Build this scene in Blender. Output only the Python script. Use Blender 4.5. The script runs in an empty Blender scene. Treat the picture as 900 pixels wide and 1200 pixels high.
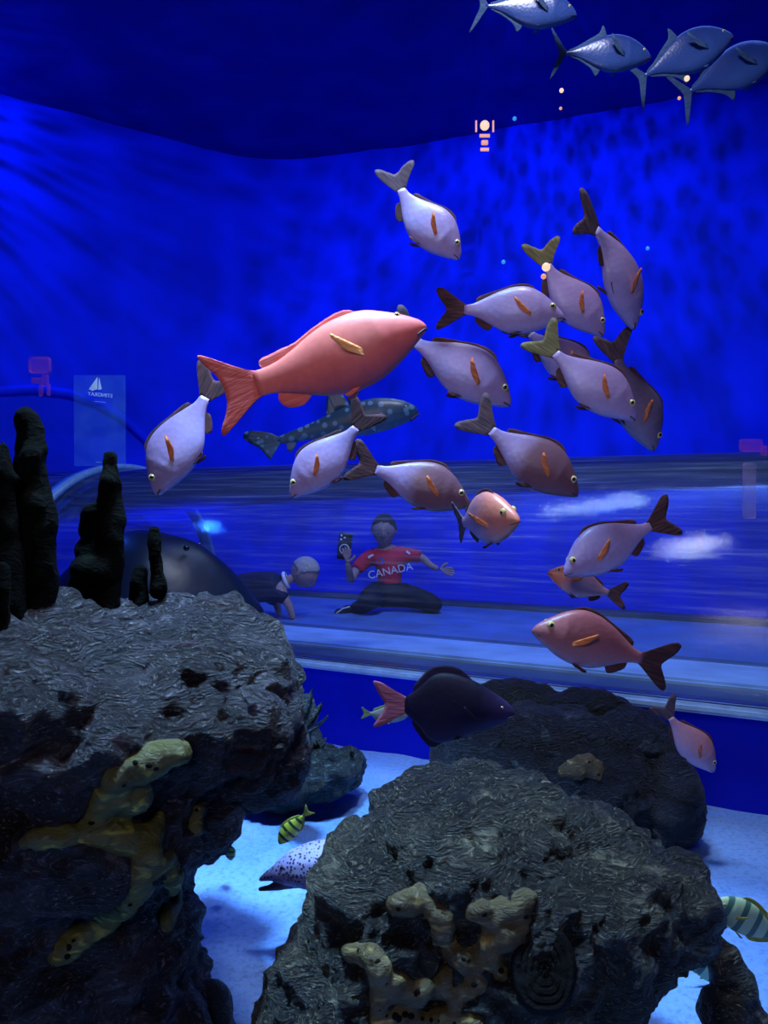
import bpy, bmesh, math, random
from mathutils import Vector, Matrix, noise, Quaternion
from mathutils.bvhtree import BVHTree

random.seed(7)
SC = bpy.context.scene
COL = SC.collection
PI = math.pi

# ------------------------------------------------------------------ camera
F = 867.0
H = 1.15
PITCH = math.atan(10 / F)
cam_d = bpy.data.cameras.new('camera')
cam_d.sensor_fit = 'VERTICAL'
cam_d.sensor_height = 36.0
cam_d.lens = 36.0 * F / 1200.0
cam_d.clip_start = 0.02
cam = bpy.data.objects.new('camera', cam_d)
COL.objects.link(cam)
cam.location = (0, 0, H)
cam.rotation_euler = (PI / 2 - PITCH, 0, 0)
SC.camera = cam
FW = Vector((0, math.cos(PITCH), -math.sin(PITCH)))
UP = Vector((0, math.sin(PITCH), math.cos(PITCH)))
RT = Vector((1, 0, 0))
CAM = Vector((0, 0, H))


def at(px, py, D):
    """the point of the tank that stands at depth D on the sight line of a pixel"""
    return CAM + FW * D + RT * ((px - 450) / F * D) + UP * ((600 - py) / F * D)


# ------------------------------------------------------------------ world, exposure
SC.view_settings.view_transform = 'Standard'
SC.view_settings.look = 'None'
SC.view_settings.gamma = 1
SC.view_settings.use_curve_mapping = False
SC.view_settings.exposure = 0.0
w = bpy.data.worlds.new('world')
SC.world = w
w.use_nodes = True
w.node_tree.nodes['Background'].inputs[0].default_value = (0.06, 0.12, 1.0, 1)
w.node_tree.nodes['Background'].inputs[1].default_value = 0.06
try:
    SC.cycles.sample_clamp_indirect = 4.0
    SC.cycles.transparent_max_bounces = 12
    SC.cycles.caustics_reflective = False
    SC.cycles.caustics_refractive = False
except Exception:
    pass


# ------------------------------------------------------------------ lights of the tank
def aim(o, loc, target):
    o.location = loc
    d = Vector(target) - Vector(loc)
    o.rotation_euler = d.to_track_quat('-Z', 'Y').to_euler()


def area(name, loc, target, sx, sy, power, color, spread=180):
    l = bpy.data.lights.new(name, 'AREA')
    l.shape = 'RECTANGLE'
    l.size, l.size_y = sx, sy
    l.energy = power
    l.color = color
    l.spread = math.radians(spread)
    o = bpy.data.objects.new(name, l)
    COL.objects.link(o)
    aim(o, loc, target)
    return o


def spot(name, loc, target, deg, power, color, radius=0.08, blend=0.5, gobo=None):
    l = bpy.data.lights.new(name, 'SPOT')
    l.energy = power
    l.color = color
    l.spot_size = math.radians(deg)
    l.spot_blend = blend
    l.shadow_soft_size = radius
    o = bpy.data.objects.new(name, l)
    COL.objects.link(o)
    aim(o, loc, target)
    if gobo:                                  # ripples of the water surface break the beam up
        scale, lo, hi, dist, sx = gobo
        l.use_nodes = True
        nt = l.node_tree
        em = nt.nodes['Emission']
        tc = nt.nodes.new('ShaderNodeTexCoord')
        mp = nt.nodes.new('ShaderNodeMapping')
        mp.inputs['Scale'].default_value = (scale * sx, scale, scale)
        nz = nt.nodes.new('ShaderNodeTexNoise')
        nz.inputs['Scale'].default_value = 2.2
        nz.inputs['Detail'].default_value = 2
        ad = nt.nodes.new('ShaderNodeVectorMath')
        ad.operation = 'MULTIPLY_ADD'
        ad.inputs[1].default_value = (dist, dist, dist)
        vo = nt.nodes.new('ShaderNodeTexVoronoi')
        vo.feature = 'SMOOTH_F1'
        vo.inputs['Scale'].default_value = 1.0
        vo.inputs['Smoothness'].default_value = 0.35
        mr = nt.nodes.new('ShaderNodeMapRange')
        mr.inputs['From Min'].default_value = 0.15
        mr.inputs['From Max'].default_value = 0.75
        mr.inputs['To Min'].default_value = lo
        mr.inputs['To Max'].default_value = hi
        L = nt.links
        L.new(tc.outputs['Normal'], mp.inputs['Vector'])
        L.new(mp.outputs[0], nz.inputs['Vector'])
        L.new(nz.outputs['Color'], ad.inputs[0])
        L.new(mp.outputs[0], ad.inputs[2])
        L.new(ad.outputs[0], vo.inputs['Vector'])
        L.new(vo.outputs['Distance'], mr.inputs['Value'])
        L.new(mr.outputs[0], em.inputs['Strength'])
    return o


SURF_Z = 4.34
# lamps above the front of the tank
area('lamp_key', (0.5, 2.0, 4.1), (0.35, 2.3, 0.8), 0.6, 0.3, 66, (0.74, 0.79, 1.0))
spot('lamp_fish', (-0.5, -0.9, 3.0), (0.35, 2.3, 1.55), 40, 78, (1.0, 0.84, 1.0), 0.3, 0.7)
# blue floods and rippled beams on the back walls
area('lamp_blue_tank', (0.8, 3.9, 4.1), (0.8, 4.0, 0), 3.0, 1.2, 17, (0.10, 0.22, 1.0), 120)
G1 = (12, 0.05, 2.0, 0.9, 2.0)
spot('lamp_blue_wall', (0.7, 3.9, 4.2), (1.3, 6.2, 2.0), 120, 115, (0.02, 0.12, 1.0), 0.015, 0.6, gobo=G1)
spot('lamp_blue_side', (-3.75, 4.72, 4.25), (-1.75, 6.50, 1.3), 150, 115, (0.02, 0.13, 1.0), 0.015, 0.6, gobo=(17, 0.0, 2.6, 0.4, 1.0))
area('lamp_blue_haze', (-0.6, 3.6, 3.9), (-1.2, 6.8, 1.8), 2.4, 0.5, 10, (0.02, 0.13, 1.0), 120)
area('hall_light', (-0.5, -0.9, 2.1), (-0.1, 1.6, 0.4), 0.8, 0.5, 10, (1.0, 0.90, 0.82))  # added frontal fill that lifts the rock faces and sponge
# lamp over the tunnel that glints on the acrylic
area('lamp_tunnel', (0.6, 4.0, 4.2), (0.5, 4.3, 0.5), 1.2, 0.05, 20, (0.55, 0.75, 1.0))
area('lamp_sand', (-0.35, 1.9, 4.2), (-0.3, 1.85, 0), 0.4, 0.4, 32, (0.30, 0.6, 1.0), 44)


# ------------------------------------------------------------------ materials
def new_mat(name):
    m = bpy.data.materials.new(name)
    m.use_nodes = True
    return m, m.node_tree, m.node_tree.nodes['Principled BSDF']


def N(nt, kind, **kw):
    n = nt.nodes.new(kind)
    for k, v in kw.items():
        if k in n.inputs:
            n.inputs[k].default_value = v
        else:
            setattr(n, k, v)
    return n


def ramp(nt, fac, stops, interp='LINEAR'):
    r = nt.nodes.new('ShaderNodeValToRGB')
    r.color_ramp.interpolation = interp
    e = r.color_ramp.elements
    while len(e) < len(stops):
        e.new(0.5)
    for i, (p, c) in enumerate(stops):
        e[i].position = p
        e[i].color = (*c, 1) if len(c) == 3 else c
    nt.links.new(fac, r.inputs[0])
    return r.outputs[0]


def plain(name, col, rough=0.6, spec=0.3, metal=0.0, bump=0.0, bscale=40, coat=0):
    m, nt, b = new_mat(name)
    b.inputs['Base Color'].default_value = (*col, 1)
    b.inputs['Roughness'].default_value = rough
    b.inputs['Specular IOR Level'].default_value = spec
    b.inputs['Metallic'].default_value = metal
    b.inputs['Coat Weight'].default_value = coat
    tc = N(nt, 'ShaderNodeTexCoord')
    nz = N(nt, 'ShaderNodeTexNoise', Scale=bscale, Detail=4.0)
    nt.links.new(tc.outputs['Object'], nz.inputs['Vector'])
    c = ramp(nt, nz.outputs['Fac'], [(0.3, tuple(x * 0.82 for x in col)), (0.7, tuple(min(1, x * 1.15) for x in col))])
    nt.links.new(c, b.inputs['Base Color'])
    if bump:
        bp = N(nt, 'ShaderNodeBump', Strength=bump, Distance=0.01)
        nt.links.new(nz.outputs['Fac'], bp.inputs['Height'])
        nt.links.new(bp.outputs[0], b.inputs['Normal'])
    return m


def fish_mat(name, back, side, belly, rough=0.38, scale=70, spots=None, zlo=-0.05, zhi=0.06, bump=0.25, face=None, spec=0.4):
    """back / side / belly colour by height on the fish, scales, and an optional second colour towards the face"""
    m, nt, b = new_mat(name)
    L = nt.links
    tc = N(nt, 'ShaderNodeTexCoord')
    sp = N(nt, 'ShaderNodeSeparateXYZ')
    L.new(tc.outputs['Object'], sp.inputs[0])
    nz = N(nt, 'ShaderNodeTexNoise', Scale=18.0, Detail=3.0)
    L.new(tc.outputs['Object'], nz.inputs['Vector'])
    mr = N(nt, 'ShaderNodeMapRange')
    mr.inputs['From Min'].default_value = zlo
    mr.inputs['From Max'].default_value = zhi
    L.new(sp.outputs['Z'], mr.inputs['Value'])
    ad = N(nt, 'ShaderNodeMath', operation='MULTIPLY_ADD')
    ad.inputs[1].default_value = 0.35
    L.new(nz.outputs['Fac'], ad.inputs[0])
    sb = N(nt, 'ShaderNodeMath', operation='SUBTRACT')
    sb.inputs[1].default_value = 0.17
    L.new(mr.outputs[0], sb.inputs[0])
    L.new(sb.outputs[0], ad.inputs[2])
    col = ramp(nt, ad.outputs[0], [(0.05, belly), (0.45, side), (0.95, back)])
    vo = N(nt, 'ShaderNodeTexVoronoi', Scale=float(scale))
    L.new(tc.outputs['Object'], vo.inputs['Vector'])
    mx = N(nt, 'ShaderNodeMix', data_type='RGBA', blend_type='MULTIPLY')
    mx.inputs[0].default_value = 0.25
    L.new(col, mx.inputs[6])
    sc = ramp(nt, vo.outputs['Distance'], [(0.0, (1, 1, 1)), (0.8, (0.6, 0.55, 0.6))])
    L.new(sc, mx.inputs[7])
    out = mx.outputs[2]
    if face:
        fr = N(nt, 'ShaderNodeMapRange')
        fr.inputs['From Min'].default_value = face[1]
        fr.inputs['From Max'].default_value = face[2]
        fa = N(nt, 'ShaderNodeMath', operation='MULTIPLY_ADD')
        fa.inputs[1].default_value = 0.05
        L.new(nz.outputs['Fac'], fa.inputs[0])
        L.new(sp.outputs['X'], fa.inputs[2])
        L.new(fa.outputs[0], fr.inputs['Value'])
        m2 = N(nt, 'ShaderNodeMix', data_type='RGBA')
        L.new(fr.outputs[0], m2.inputs[0])
        L.new(out, m2.inputs[6])
        m2.inputs[7].default_value = (*face[0], 1)
        out = m2.outputs[2]
    if spots:
        v2 = N(nt, 'ShaderNodeTexVoronoi', Scale=float(spots[1]))
        L.new(tc.outputs['Object'], v2.inputs['Vector'])
        msk = ramp(nt, v2.outputs['Distance'], [(spots[2], (1, 1, 1)), (spots[2] + 0.08, (0, 0, 0))])
        m2 = N(nt, 'ShaderNodeMix', data_type='RGBA')
        L.new(msk, m2.inputs[0])
        L.new(out, m2.inputs[6])
        m2.inputs[7].default_value = (*spots[0], 1)
        out = m2.outputs[2]
    L.new(out, b.inputs['Base Color'])
    bp = N(nt, 'ShaderNodeBump', Strength=bump, Distance=0.002)
    L.new(vo.outputs['Distance'], bp.inputs['Height'])
    L.new(bp.outputs[0], b.inputs['Normal'])
    b.inputs['Roughness'].default_value = rough
    b.inputs['Specular IOR Level'].default_value = spec
    return m


def fin_mat(name, c1, c2, rough=0.8, axis='X', lo=-0.2, hi=-0.12):
    m, nt, b = new_mat(name)
    L = nt.links
    tc = N(nt, 'ShaderNodeTexCoord')
    wv = N(nt, 'ShaderNodeTexNoise', Scale=60.0, Detail=2.0)
    mp = N(nt, 'ShaderNodeMapping')
    mp.inputs['Scale'].default_value = (0.25, 1, 3.0)
    L.new(tc.outputs['Object'], mp.inputs['Vector'])
    L.new(mp.outputs[0], wv.inputs['Vector'])
    c = ramp(nt, wv.outputs['Fac'], [(0.35, c1), (0.7, c2)])
    L.new(c, b.inputs['Base Color'])
    bp = N(nt, 'ShaderNodeBump', Strength=0.4, Distance=0.003)
    L.new(wv.outputs['Fac'], bp.inputs['Height'])
    L.new(bp.outputs[0], b.inputs['Normal'])
    b.inputs['Roughness'].default_value = rough
    b.inputs['Specular IOR Level'].default_value = 0.15
    return m


def stripe_mat(name, c1, c2, scale):
    m, nt, b = new_mat(name)
    L = nt.links
    tc = N(nt, 'ShaderNodeTexCoord')
    wv = N(nt, 'ShaderNodeTexWave', Scale=float(scale), Distortion=0.6)
    wv.bands_direction = 'X'
    L.new(tc.outputs['Object'], wv.inputs['Vector'])
    c = ramp(nt, wv.outputs['Fac'], [(0.22, c2), (0.38, c1)])
    L.new(c, b.inputs['Base Color'])
    b.inputs['Roughness'].default_value = 0.4
    return m


def rock_mat(name, dark, mid, light, scale=6.0, tint=None, bump=1.0, speck=0.5, rough=0.55, spec=0.5):
    """crusted stone: folded strata, dark cracks, pale specks of lime"""
    m, nt, b = new_mat(name)
    L = nt.links
    tc = N(nt, 'ShaderNodeTexCoord')
    mp = N(nt, 'ShaderNodeMapping')
    mp.inputs['Scale'].default_value = (0.8, 1.0, 1.9)
    mp.inputs['Rotation'].default_value = (0.2, 0.35, 0.3)
    L.new(tc.outputs['Object'], mp.inputs['Vector'])
    wn = N(nt, 'ShaderNodeTexNoise', Scale=scale * 0.7, Detail=3.0)
    L.new(mp.outputs[0], wn.inputs['Vector'])
    wa = N(nt, 'ShaderNodeVectorMath', operation='MULTIPLY_ADD')
    wa.inputs[1].default_value = (0.25, 0.25, 0.25)
    L.new(wn.outputs['Color'], wa.inputs[0])
    L.new(mp.outputs[0], wa.inputs[2])
    n1 = N(nt, 'ShaderNodeTexNoise', Scale=scale, Detail=8.0, Roughness=0.65)
    rg = N(nt, 'ShaderNodeTexNoise', Scale=scale * 2.6, Detail=7.0, Roughness=0.6)
    rg.noise_type = 'RIDGED_MULTIFRACTAL'
    n2 = N(nt, 'ShaderNodeTexNoise', Scale=scale * 12, Detail=8.0, Roughness=0.8)
    n3 = N(nt, 'ShaderNodeTexNoise', Scale=scale * 0.6, Detail=3.0)
    for n in (n1, rg, n2, n3):
        L.new(wa.outputs[0], n.inputs['Vector'])
    c = ramp(nt, n1.outputs['Fac'], [(0.38, dark), (0.52, mid), (0.70, light)])
    out = c
    if tint:
        msk = ramp(nt, n3.outputs['Fac'], [(0.50, (0, 0, 0)), (0.60, (1, 1, 1))])
        m2 = N(nt, 'ShaderNodeMix', data_type='RGBA')
        L.new(msk, m2.inputs[0])
        L.new(out, m2.inputs[6])
        m2.inputs[7].default_value = (*tint, 1)
        out = m2.outputs[2]
    sp = ramp(nt, rg.outputs['Fac'], [(0.10, (0.08, 0.08, 0.09)), (0.5, (0.8, 0.8, 0.8)), (1.0, (2.0, 2.0, 2.0))])
    mx = N(nt, 'ShaderNodeMix', data_type='RGBA', blend_type='MULTIPLY')
    mx.inputs[0].default_value = 0.9
    L.new(out, mx.inputs[6])
    L.new(sp, mx.inputs[7])
    lm = ramp(nt, n2.outputs['Fac'], [(0.55, (0, 0, 0)), (0.66, (speck,) * 3)])
    m4 = N(nt, 'ShaderNodeMix', data_type='RGBA')
    L.new(lm, m4.inputs[0])
    L.new(mx.outputs[2], m4.inputs[6])
    m4.inputs[7].default_value = (*[min(1, v * 1.6 + 0.02) for v in light], 1)
    L.new(m4.outputs[2], b.inputs['Base Color'])
    vo = N(nt, 'ShaderNodeTexVoronoi', Scale=scale * 9)
    L.new(wa.outputs[0], vo.inputs['Vector'])
    mb = N(nt, 'ShaderNodeMath', operation='MULTIPLY_ADD')
    mb.inputs[1].default_value = 0.6
    L.new(vo.outputs['Distance'], mb.inputs[0])
    L.new(rg.outputs['Fac'], mb.inputs[2])
    ma = N(nt, 'ShaderNodeMath', operation='MULTIPLY_ADD')
    ma.inputs[1].default_value = 0.8
    L.new(n2.outputs['Fac'], ma.inputs[0])
    L.new(mb.outputs[0], ma.inputs[2])
    bp = N(nt, 'ShaderNodeBump', Strength=bump, Distance=0.035)
    L.new(ma.outputs[0], bp.inputs['Height'])
    L.new(bp.outputs[0], b.inputs['Normal'])
    b.inputs['Roughness'].default_value = rough
    b.inputs['Specular IOR Level'].default_value = spec
    return m


def acrylic_mat(name, tint, haze, gloss_rough=0.04, scale=1.0):
    """clear acrylic: transparent with a mirror film, fine scratches along the tube"""
    m = bpy.data.materials.new(name)
    m.use_nodes = True
    nt = m.node_tree
    nt.nodes.clear()
    L = nt.links
    out = N(nt, 'ShaderNodeOutputMaterial')
    tr = N(nt, 'ShaderNodeBsdfTransparent')
    tr.inputs[0].default_value = (*tint, 1)
    gl = N(nt, 'ShaderNodeBsdfGlossy')
    gl.inputs['Roughness'].default_value = gloss_rough
    df = N(nt, 'ShaderNodeBsdfDiffuse')
    df.inputs[0].default_value = (0.45, 0.62, 0.95, 1)
    tc = N(nt, 'ShaderNodeTexCoord')
    mp = N(nt, 'ShaderNodeMapping')
    mp.inputs['Scale'].default_value = (0.5 * scale, 9 * scale, 14 * scale)
    L.new(tc.outputs['Object'], mp.inputs['Vector'])
    nz = N(nt, 'ShaderNodeTexNoise', Scale=3.0, Detail=6.0, Roughness=0.7)
    L.new(mp.outputs[0], nz.inputs['Vector'])
    bp = N(nt, 'ShaderNodeBump', Strength=0.10, Distance=0.01)
    L.new(nz.outputs['Fac'], bp.inputs['Height'])
    L.new(bp.outputs[0], gl.inputs['Normal'])
    fr = N(nt, 'ShaderNodeFresnel', IOR=1.16)
    m1 = N(nt, 'ShaderNodeMixShader')
    L.new(fr.outputs[0], m1.inputs[0])
    L.new(tr.outputs[0], m1.inputs[1])
    L.new(gl.outputs[0], m1.inputs[2])
    hz = ramp(nt, nz.outputs['Fac'], [(0.5, (haze * 0.15,) * 3), (0.62, (haze * 0.6,) * 3), (0.72, (haze * 2.2,) * 3)])
    m2 = N(nt, 'ShaderNodeMixShader')
    L.new(hz, m2.inputs[0])
    L.new(m1.outputs[0], m2.inputs[1])
    L.new(df.outputs[0], m2.inputs[2])
    L.new(m2.outputs[0], out.inputs[0])
    return m


def emit(name, col, s):
    m, nt, b = new_mat(name)
    b.inputs['Base Color'].default_value = (0.02, 0.02, 0.02, 1)
    b.inputs['Emission Color'].default_value = (*col, 1)
    b.inputs['Emission Strength'].default_value = s
    return m


M = {}
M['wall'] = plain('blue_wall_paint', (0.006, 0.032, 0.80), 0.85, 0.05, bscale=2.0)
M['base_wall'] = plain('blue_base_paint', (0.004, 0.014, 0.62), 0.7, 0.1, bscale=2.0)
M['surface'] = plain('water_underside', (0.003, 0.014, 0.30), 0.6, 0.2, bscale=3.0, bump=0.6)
M['sand'] = None
m, nt, b = new_mat('white_sand')
tc = N(nt, 'ShaderNodeTexCoord')
n1 = N(nt, 'ShaderNodeTexNoise', Scale=3.0, Detail=4.0)
n2 = N(nt, 'ShaderNodeTexNoise', Scale=60.0, Detail=6.0, Roughness=0.75)
for n in (n1, n2):
    nt.links.new(tc.outputs['Object'], n.inputs['Vector'])
c = ramp(nt, n1.outputs['Fac'], [(0.35, (0.16, 0.36, 0.80)), (0.7, (0.24, 0.46, 0.90))])  # blue of the water light put into the white sand's colour
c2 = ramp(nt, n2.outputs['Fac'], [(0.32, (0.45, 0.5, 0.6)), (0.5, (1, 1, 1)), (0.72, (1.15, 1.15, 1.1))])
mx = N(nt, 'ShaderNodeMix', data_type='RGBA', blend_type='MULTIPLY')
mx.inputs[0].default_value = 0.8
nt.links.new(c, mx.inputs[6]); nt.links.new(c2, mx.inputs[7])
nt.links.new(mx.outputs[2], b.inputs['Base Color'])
bp = N(nt, 'ShaderNodeBump', Strength=0.6, Distance=0.012)
nt.links.new(n2.outputs['Fac'], bp.inputs['Height']); nt.links.new(bp.outputs[0], b.inputs['Normal'])
b.inputs['Roughness'].default_value = 0.9
M['sand'] = m
M['kerb_light'] = plain('pale_kerb', (0.30, 0.52, 0.85), 0.45, 0.4, bscale=5, bump=0.1)
M['kerb_grey'] = plain('grey_kerb', (0.06, 0.11, 0.20), 0.4, 0.5, bscale=7)
M['tunnel_floor'] = plain('tunnel_floor', (0.10, 0.20, 0.48), 0.4, 0.5, bscale=4)
M['acrylic'] = acrylic_mat('acrylic', (0.94, 0.98, 1.0), 0.13)
M['acrylic_edge'] = plain('acrylic_edge', (0.35, 0.6, 0.95), 0.15, 0.6, bscale=14)
M['flange'] = plain('pale_flange', (0.20, 0.42, 0.62), 0.25, 0.6, bscale=30, bump=0.4)

M['rock_l'] = rock_mat('rock_purple_grey', (0.015, 0.014, 0.03), (0.15, 0.125, 0.17), (0.54, 0.48, 0.54), 8.0, (0.04, 0.012, 0.022))
M['rock_c'] = rock_mat('rock_olive_grey', (0.012, 0.014, 0.018), (0.15, 0.14, 0.095), (0.60, 0.56, 0.36), 9.0, (0.03, 0.035, 0.03))
M['rock_b'] = rock_mat('rock_slate', (0.005, 0.008, 0.02), (0.025, 0.04, 0.07), (0.12, 0.17, 0.24), 9.0, (0.015, 0.03, 0.05))
M['cup'] = rock_mat('cup_coral_dark', (0.003, 0.003, 0.005), (0.008, 0.009, 0.012), (0.02, 0.02, 0.025), 9.0, bump=0.4, speck=0.05, rough=0.8, spec=0.15)
M['rock_d'] = rock_mat('rock_dark', (0.006, 0.006, 0.009), (0.012, 0.014, 0.02), (0.05, 0.055, 0.06), 9.0)
M['pillar'] = rock_mat('sponge_olive_black', (0.0015, 0.002, 0.0015), (0.004, 0.006, 0.003), (0.010, 0.016, 0.006), 8.0, bump=0.5, speck=0.1, rough=0.9, spec=0.08)
M['yellow'] = rock_mat('yellow_sponge', (0.32, 0.28, 0.04), (0.46, 0.42, 0.06), (0.60, 0.56, 0.10), 12.0, bump=0.4, speck=0.1)
M['tan'] = rock_mat('tan_sponge', (0.28, 0.19, 0.05), (0.46, 0.34, 0.10), (0.66, 0.52, 0.18), 12.0, bump=0.4, speck=0.15)
M['coral'] = rock_mat('teal_coral', (0.02, 0.04, 0.045), (0.13, 0.25, 0.27), (0.42, 0.56, 0.56), 12.0)
M['maroon'] = rock_mat('maroon_crust', (0.03, 0.006, 0.012), (0.10, 0.018, 0.025), (0.18, 0.04, 0.05), 8.0)
M['hole'] = plain('sponge_pore', (0.006, 0.006, 0.004), 0.9, 0.1)

BK, SD, BL = (0.30, 0.20, 0.38), (0.37, 0.28, 0.54), (0.42, 0.35, 0.64)
M['snapper'] = fish_mat('snapper_lavender', BK, SD, BL)
M['snapper_rosy'] = fish_mat('snapper_rosy', (0.42, 0.17, 0.20), (0.48, 0.27, 0.36), (0.50, 0.36, 0.48))
M['snapper_red'] = fish_mat('snapper_red', (0.30, 0.09, 0.10), (0.36, 0.13, 0.15), (0.38, 0.18, 0.22))
M['snapper_dusk'] = fish_mat('snapper_dusk', (0.12, 0.09, 0.16), (0.20, 0.16, 0.27), (0.28, 0.24, 0.36))
M['snapper_face'] = fish_mat('snapper_face', (0.42, 0.17, 0.20), (0.46, 0.27, 0.36), (0.50, 0.36, 0.48), face=((0.62, 0.20, 0.13), 0.06, 0.12))
M['snapper_half'] = fish_mat('snapper_half', BK, SD, BL, face=((0.17, 0.08, 0.11), -0.01, 0.05))  # shadow of other fish painted brown over the front half
M['fin_dark'] = fin_mat('fin_maroon', (0.045, 0.022, 0.03), (0.12, 0.05, 0.05))
M['fin_tail'] = fin_mat('fin_tail', (0.055, 0.04, 0.055), (0.15, 0.095, 0.115))
M['fin_tail_yellow'] = fin_mat('fin_tail_yellow', (0.10, 0.085, 0.05), (0.24, 0.21, 0.08))
M['fin_dark_tail'] = fin_mat('fin_dark_tail', (0.04, 0.025, 0.03), (0.13, 0.05, 0.055))
M['fin_orange'] = fin_mat('fin_orange', (0.55, 0.13, 0.05), (0.85, 0.30, 0.10))
M['fin_pale'] = fin_mat('fin_pale', (0.50, 0.33, 0.36), (0.65, 0.48, 0.5))
M['eye'] = plain('eye_gold', (0.55, 0.45, 0.16), 0.2, 0.6)
M['pupil'] = plain('pupil_black', (0.004, 0.004, 0.006), 0.08, 0.8)
M['mouth'] = plain('mouth_line', (0.07, 0.03, 0.035), 0.6)
M['grouper'] = fish_mat('grouper_coral', (0.80, 0.20, 0.13), (0.78, 0.16, 0.14), (0.45, 0.08, 0.10), rough=0.45, scale=50, zlo=-0.1, zhi=0.1, bump=0.1)
M['grouper_fin'] = fin_mat('grouper_fin', (0.62, 0.10, 0.09), (0.80, 0.20, 0.16))
M['grouper_pec'] = fin_mat('grouper_pectoral', (0.80, 0.30, 0.10), (0.85, 0.42, 0.16))
M['darkfish'] = fish_mat('dark_purple_fish', (0.004, 0.002, 0.012), (0.007, 0.003, 0.022), (0.015, 0.008, 0.035), zlo=-0.06, zhi=0.05, rough=0.6, spec=0.15, face=((0.03, 0.018, 0.07), 0.13, 0.22))  # shade by the tunnel put into the near-black body colour
M['darkfish_fin'] = fin_mat('dark_fish_fin', (0.008, 0.005, 0.018), (0.02, 0.01, 0.035))
M['darkfish_tail'] = fin_mat('dark_fish_tail', (0.22, 0.06, 0.10), (0.34, 0.10, 0.13))
M['trevally'] = fish_mat('trevally_silver', (0.012, 0.03, 0.14), (0.022, 0.055, 0.22), (0.035, 0.08, 0.27), rough=0.3, scale=90, spec=0.6)  # blue of the distant haze put into the silver body colour
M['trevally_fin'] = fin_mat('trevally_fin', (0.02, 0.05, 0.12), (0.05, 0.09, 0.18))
M['grey_fish'] = fish_mat('grey_yellow_fish', (0.10, 0.12, 0.10), (0.20, 0.22, 0.20), (0.28, 0.28, 0.2))
M['grey_fin'] = fin_mat('grey_fish_fin', (0.10, 0.14, 0.06), (0.2, 0.22, 0.08))
M['golden'] = stripe_mat('golden_black_bars', (0.42, 0.48, 0.05), (0.02, 0.03, 0.02), 16)
M['golden_fin'] = fin_mat('golden_fin', (0.25, 0.26, 0.05), (0.4, 0.4, 0.08))
M['palebar'] = stripe_mat('pale_green_bars', (0.42, 0.55, 0.30), (0.06, 0.14, 0.10), 9)
M['shark'] = fish_mat('shark_mottled', (0.012, 0.045, 0.10), (0.015, 0.06, 0.13), (0.06, 0.13, 0.26), scale=30, spots=((0.07, 0.17, 0.33), 26, 0.30))
M['shark_fin'] = fish_mat('shark_fin', (0.012, 0.045, 0.10), (0.02, 0.07, 0.15), (0.05, 0.12, 0.25), scale=30, spots=((0.07, 0.17, 0.33), 30, 0.25))
M['moray'] = fish_mat('moray_spotted', (0.30, 0.30, 0.55), (0.24, 0.22, 0.42), (0.10, 0.07, 0.14), scale=60, spots=((0.03, 0.02, 0.07), 120, 0.34), zlo=-0.04, zhi=0.05)
M['moray_dark'] = plain('moray_jaw', (0.05, 0.035, 0.07), 0.4, 0.4)
M['ray'] = plain('ray_skin', (0.005, 0.010, 0.03), 0.35, 0.18, bscale=9, bump=0.3)
M['skin'] = plain('skin', (0.36, 0.24, 0.24), 0.5, 0.3)
M['hair_dark'] = plain('hair_dark', (0.012, 0.010, 0.012), 0.6, bump=0.5, bscale=60)
M['hair_fair'] = plain('hair_fair', (0.40, 0.38, 0.42), 0.6, bump=0.6, bscale=70)
M['jersey'] = plain('jersey_red', (0.62, 0.02, 0.055), 0.7, bump=0.3, bscale=12)
M['white'] = plain('white_fabric', (0.7, 0.75, 0.85), 0.6)
M['print'] = plain('print_blue_grey', (0.20, 0.22, 0.42), 0.6)
M['crest'] = plain('crest_blue', (0.06, 0.10, 0.55), 0.6)
M['trousers'] = plain('trousers_black', (0.006, 0.008, 0.018), 0.7, bump=0.4, bscale=16)
M['shirt'] = plain('shirt_navy', (0.006, 0.010, 0.05), 0.7, bump=0.4, bscale=16)
M['phone'] = plain('phone_black', (0.006, 0.006, 0.008), 0.2, 0.6)
M['red_panel'] = plain('red_panel', (0.30, 0.02, 0.09), 0.5)
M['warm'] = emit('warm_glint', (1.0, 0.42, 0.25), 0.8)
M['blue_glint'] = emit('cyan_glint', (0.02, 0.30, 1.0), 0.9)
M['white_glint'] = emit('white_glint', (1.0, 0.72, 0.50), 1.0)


# ------------------------------------------------------------------ object helpers
def link(name, me, mat, parent=None, smooth=True):
    if isinstance(me, bmesh.types.BMesh):
        bm = me
        me = bpy.data.meshes.new(name)
        bmesh.ops.recalc_face_normals(bm, faces=bm.faces[:])
        bm.to_mesh(me)
        bm.free()
    me.materials.clear()
    if mat:
        me.materials.append(mat)
    for p in me.polygons:
        p.use_smooth = smooth
    o = bpy.data.objects.new(name, me)
    COL.objects.link(o)
    if parent is not None:
        o.parent = parent
    return o


def tag(o, label, cat, group=None):
    o['label'] = label
    o['category'] = cat
    if group:
        o['group'] = group
    return o


def struct(o):
    o['kind'] = 'structure'
    return o


def empty(name, loc=(0, 0, 0)):
    o = bpy.data.objects.new(name, None)
    o.empty_display_size = 0.05
    o.location = loc
    COL.objects.link(o)
    return o


def interp(tab, s):
    if s <= tab[0][0]:
        return tab[0][1]
    for (a, va), (b_, vb) in zip(tab, tab[1:]):
        if s <= b_:
            t = (s - a) / (b_ - a)
            return va + (vb - va) * t
    return tab[-1][1]


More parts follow.
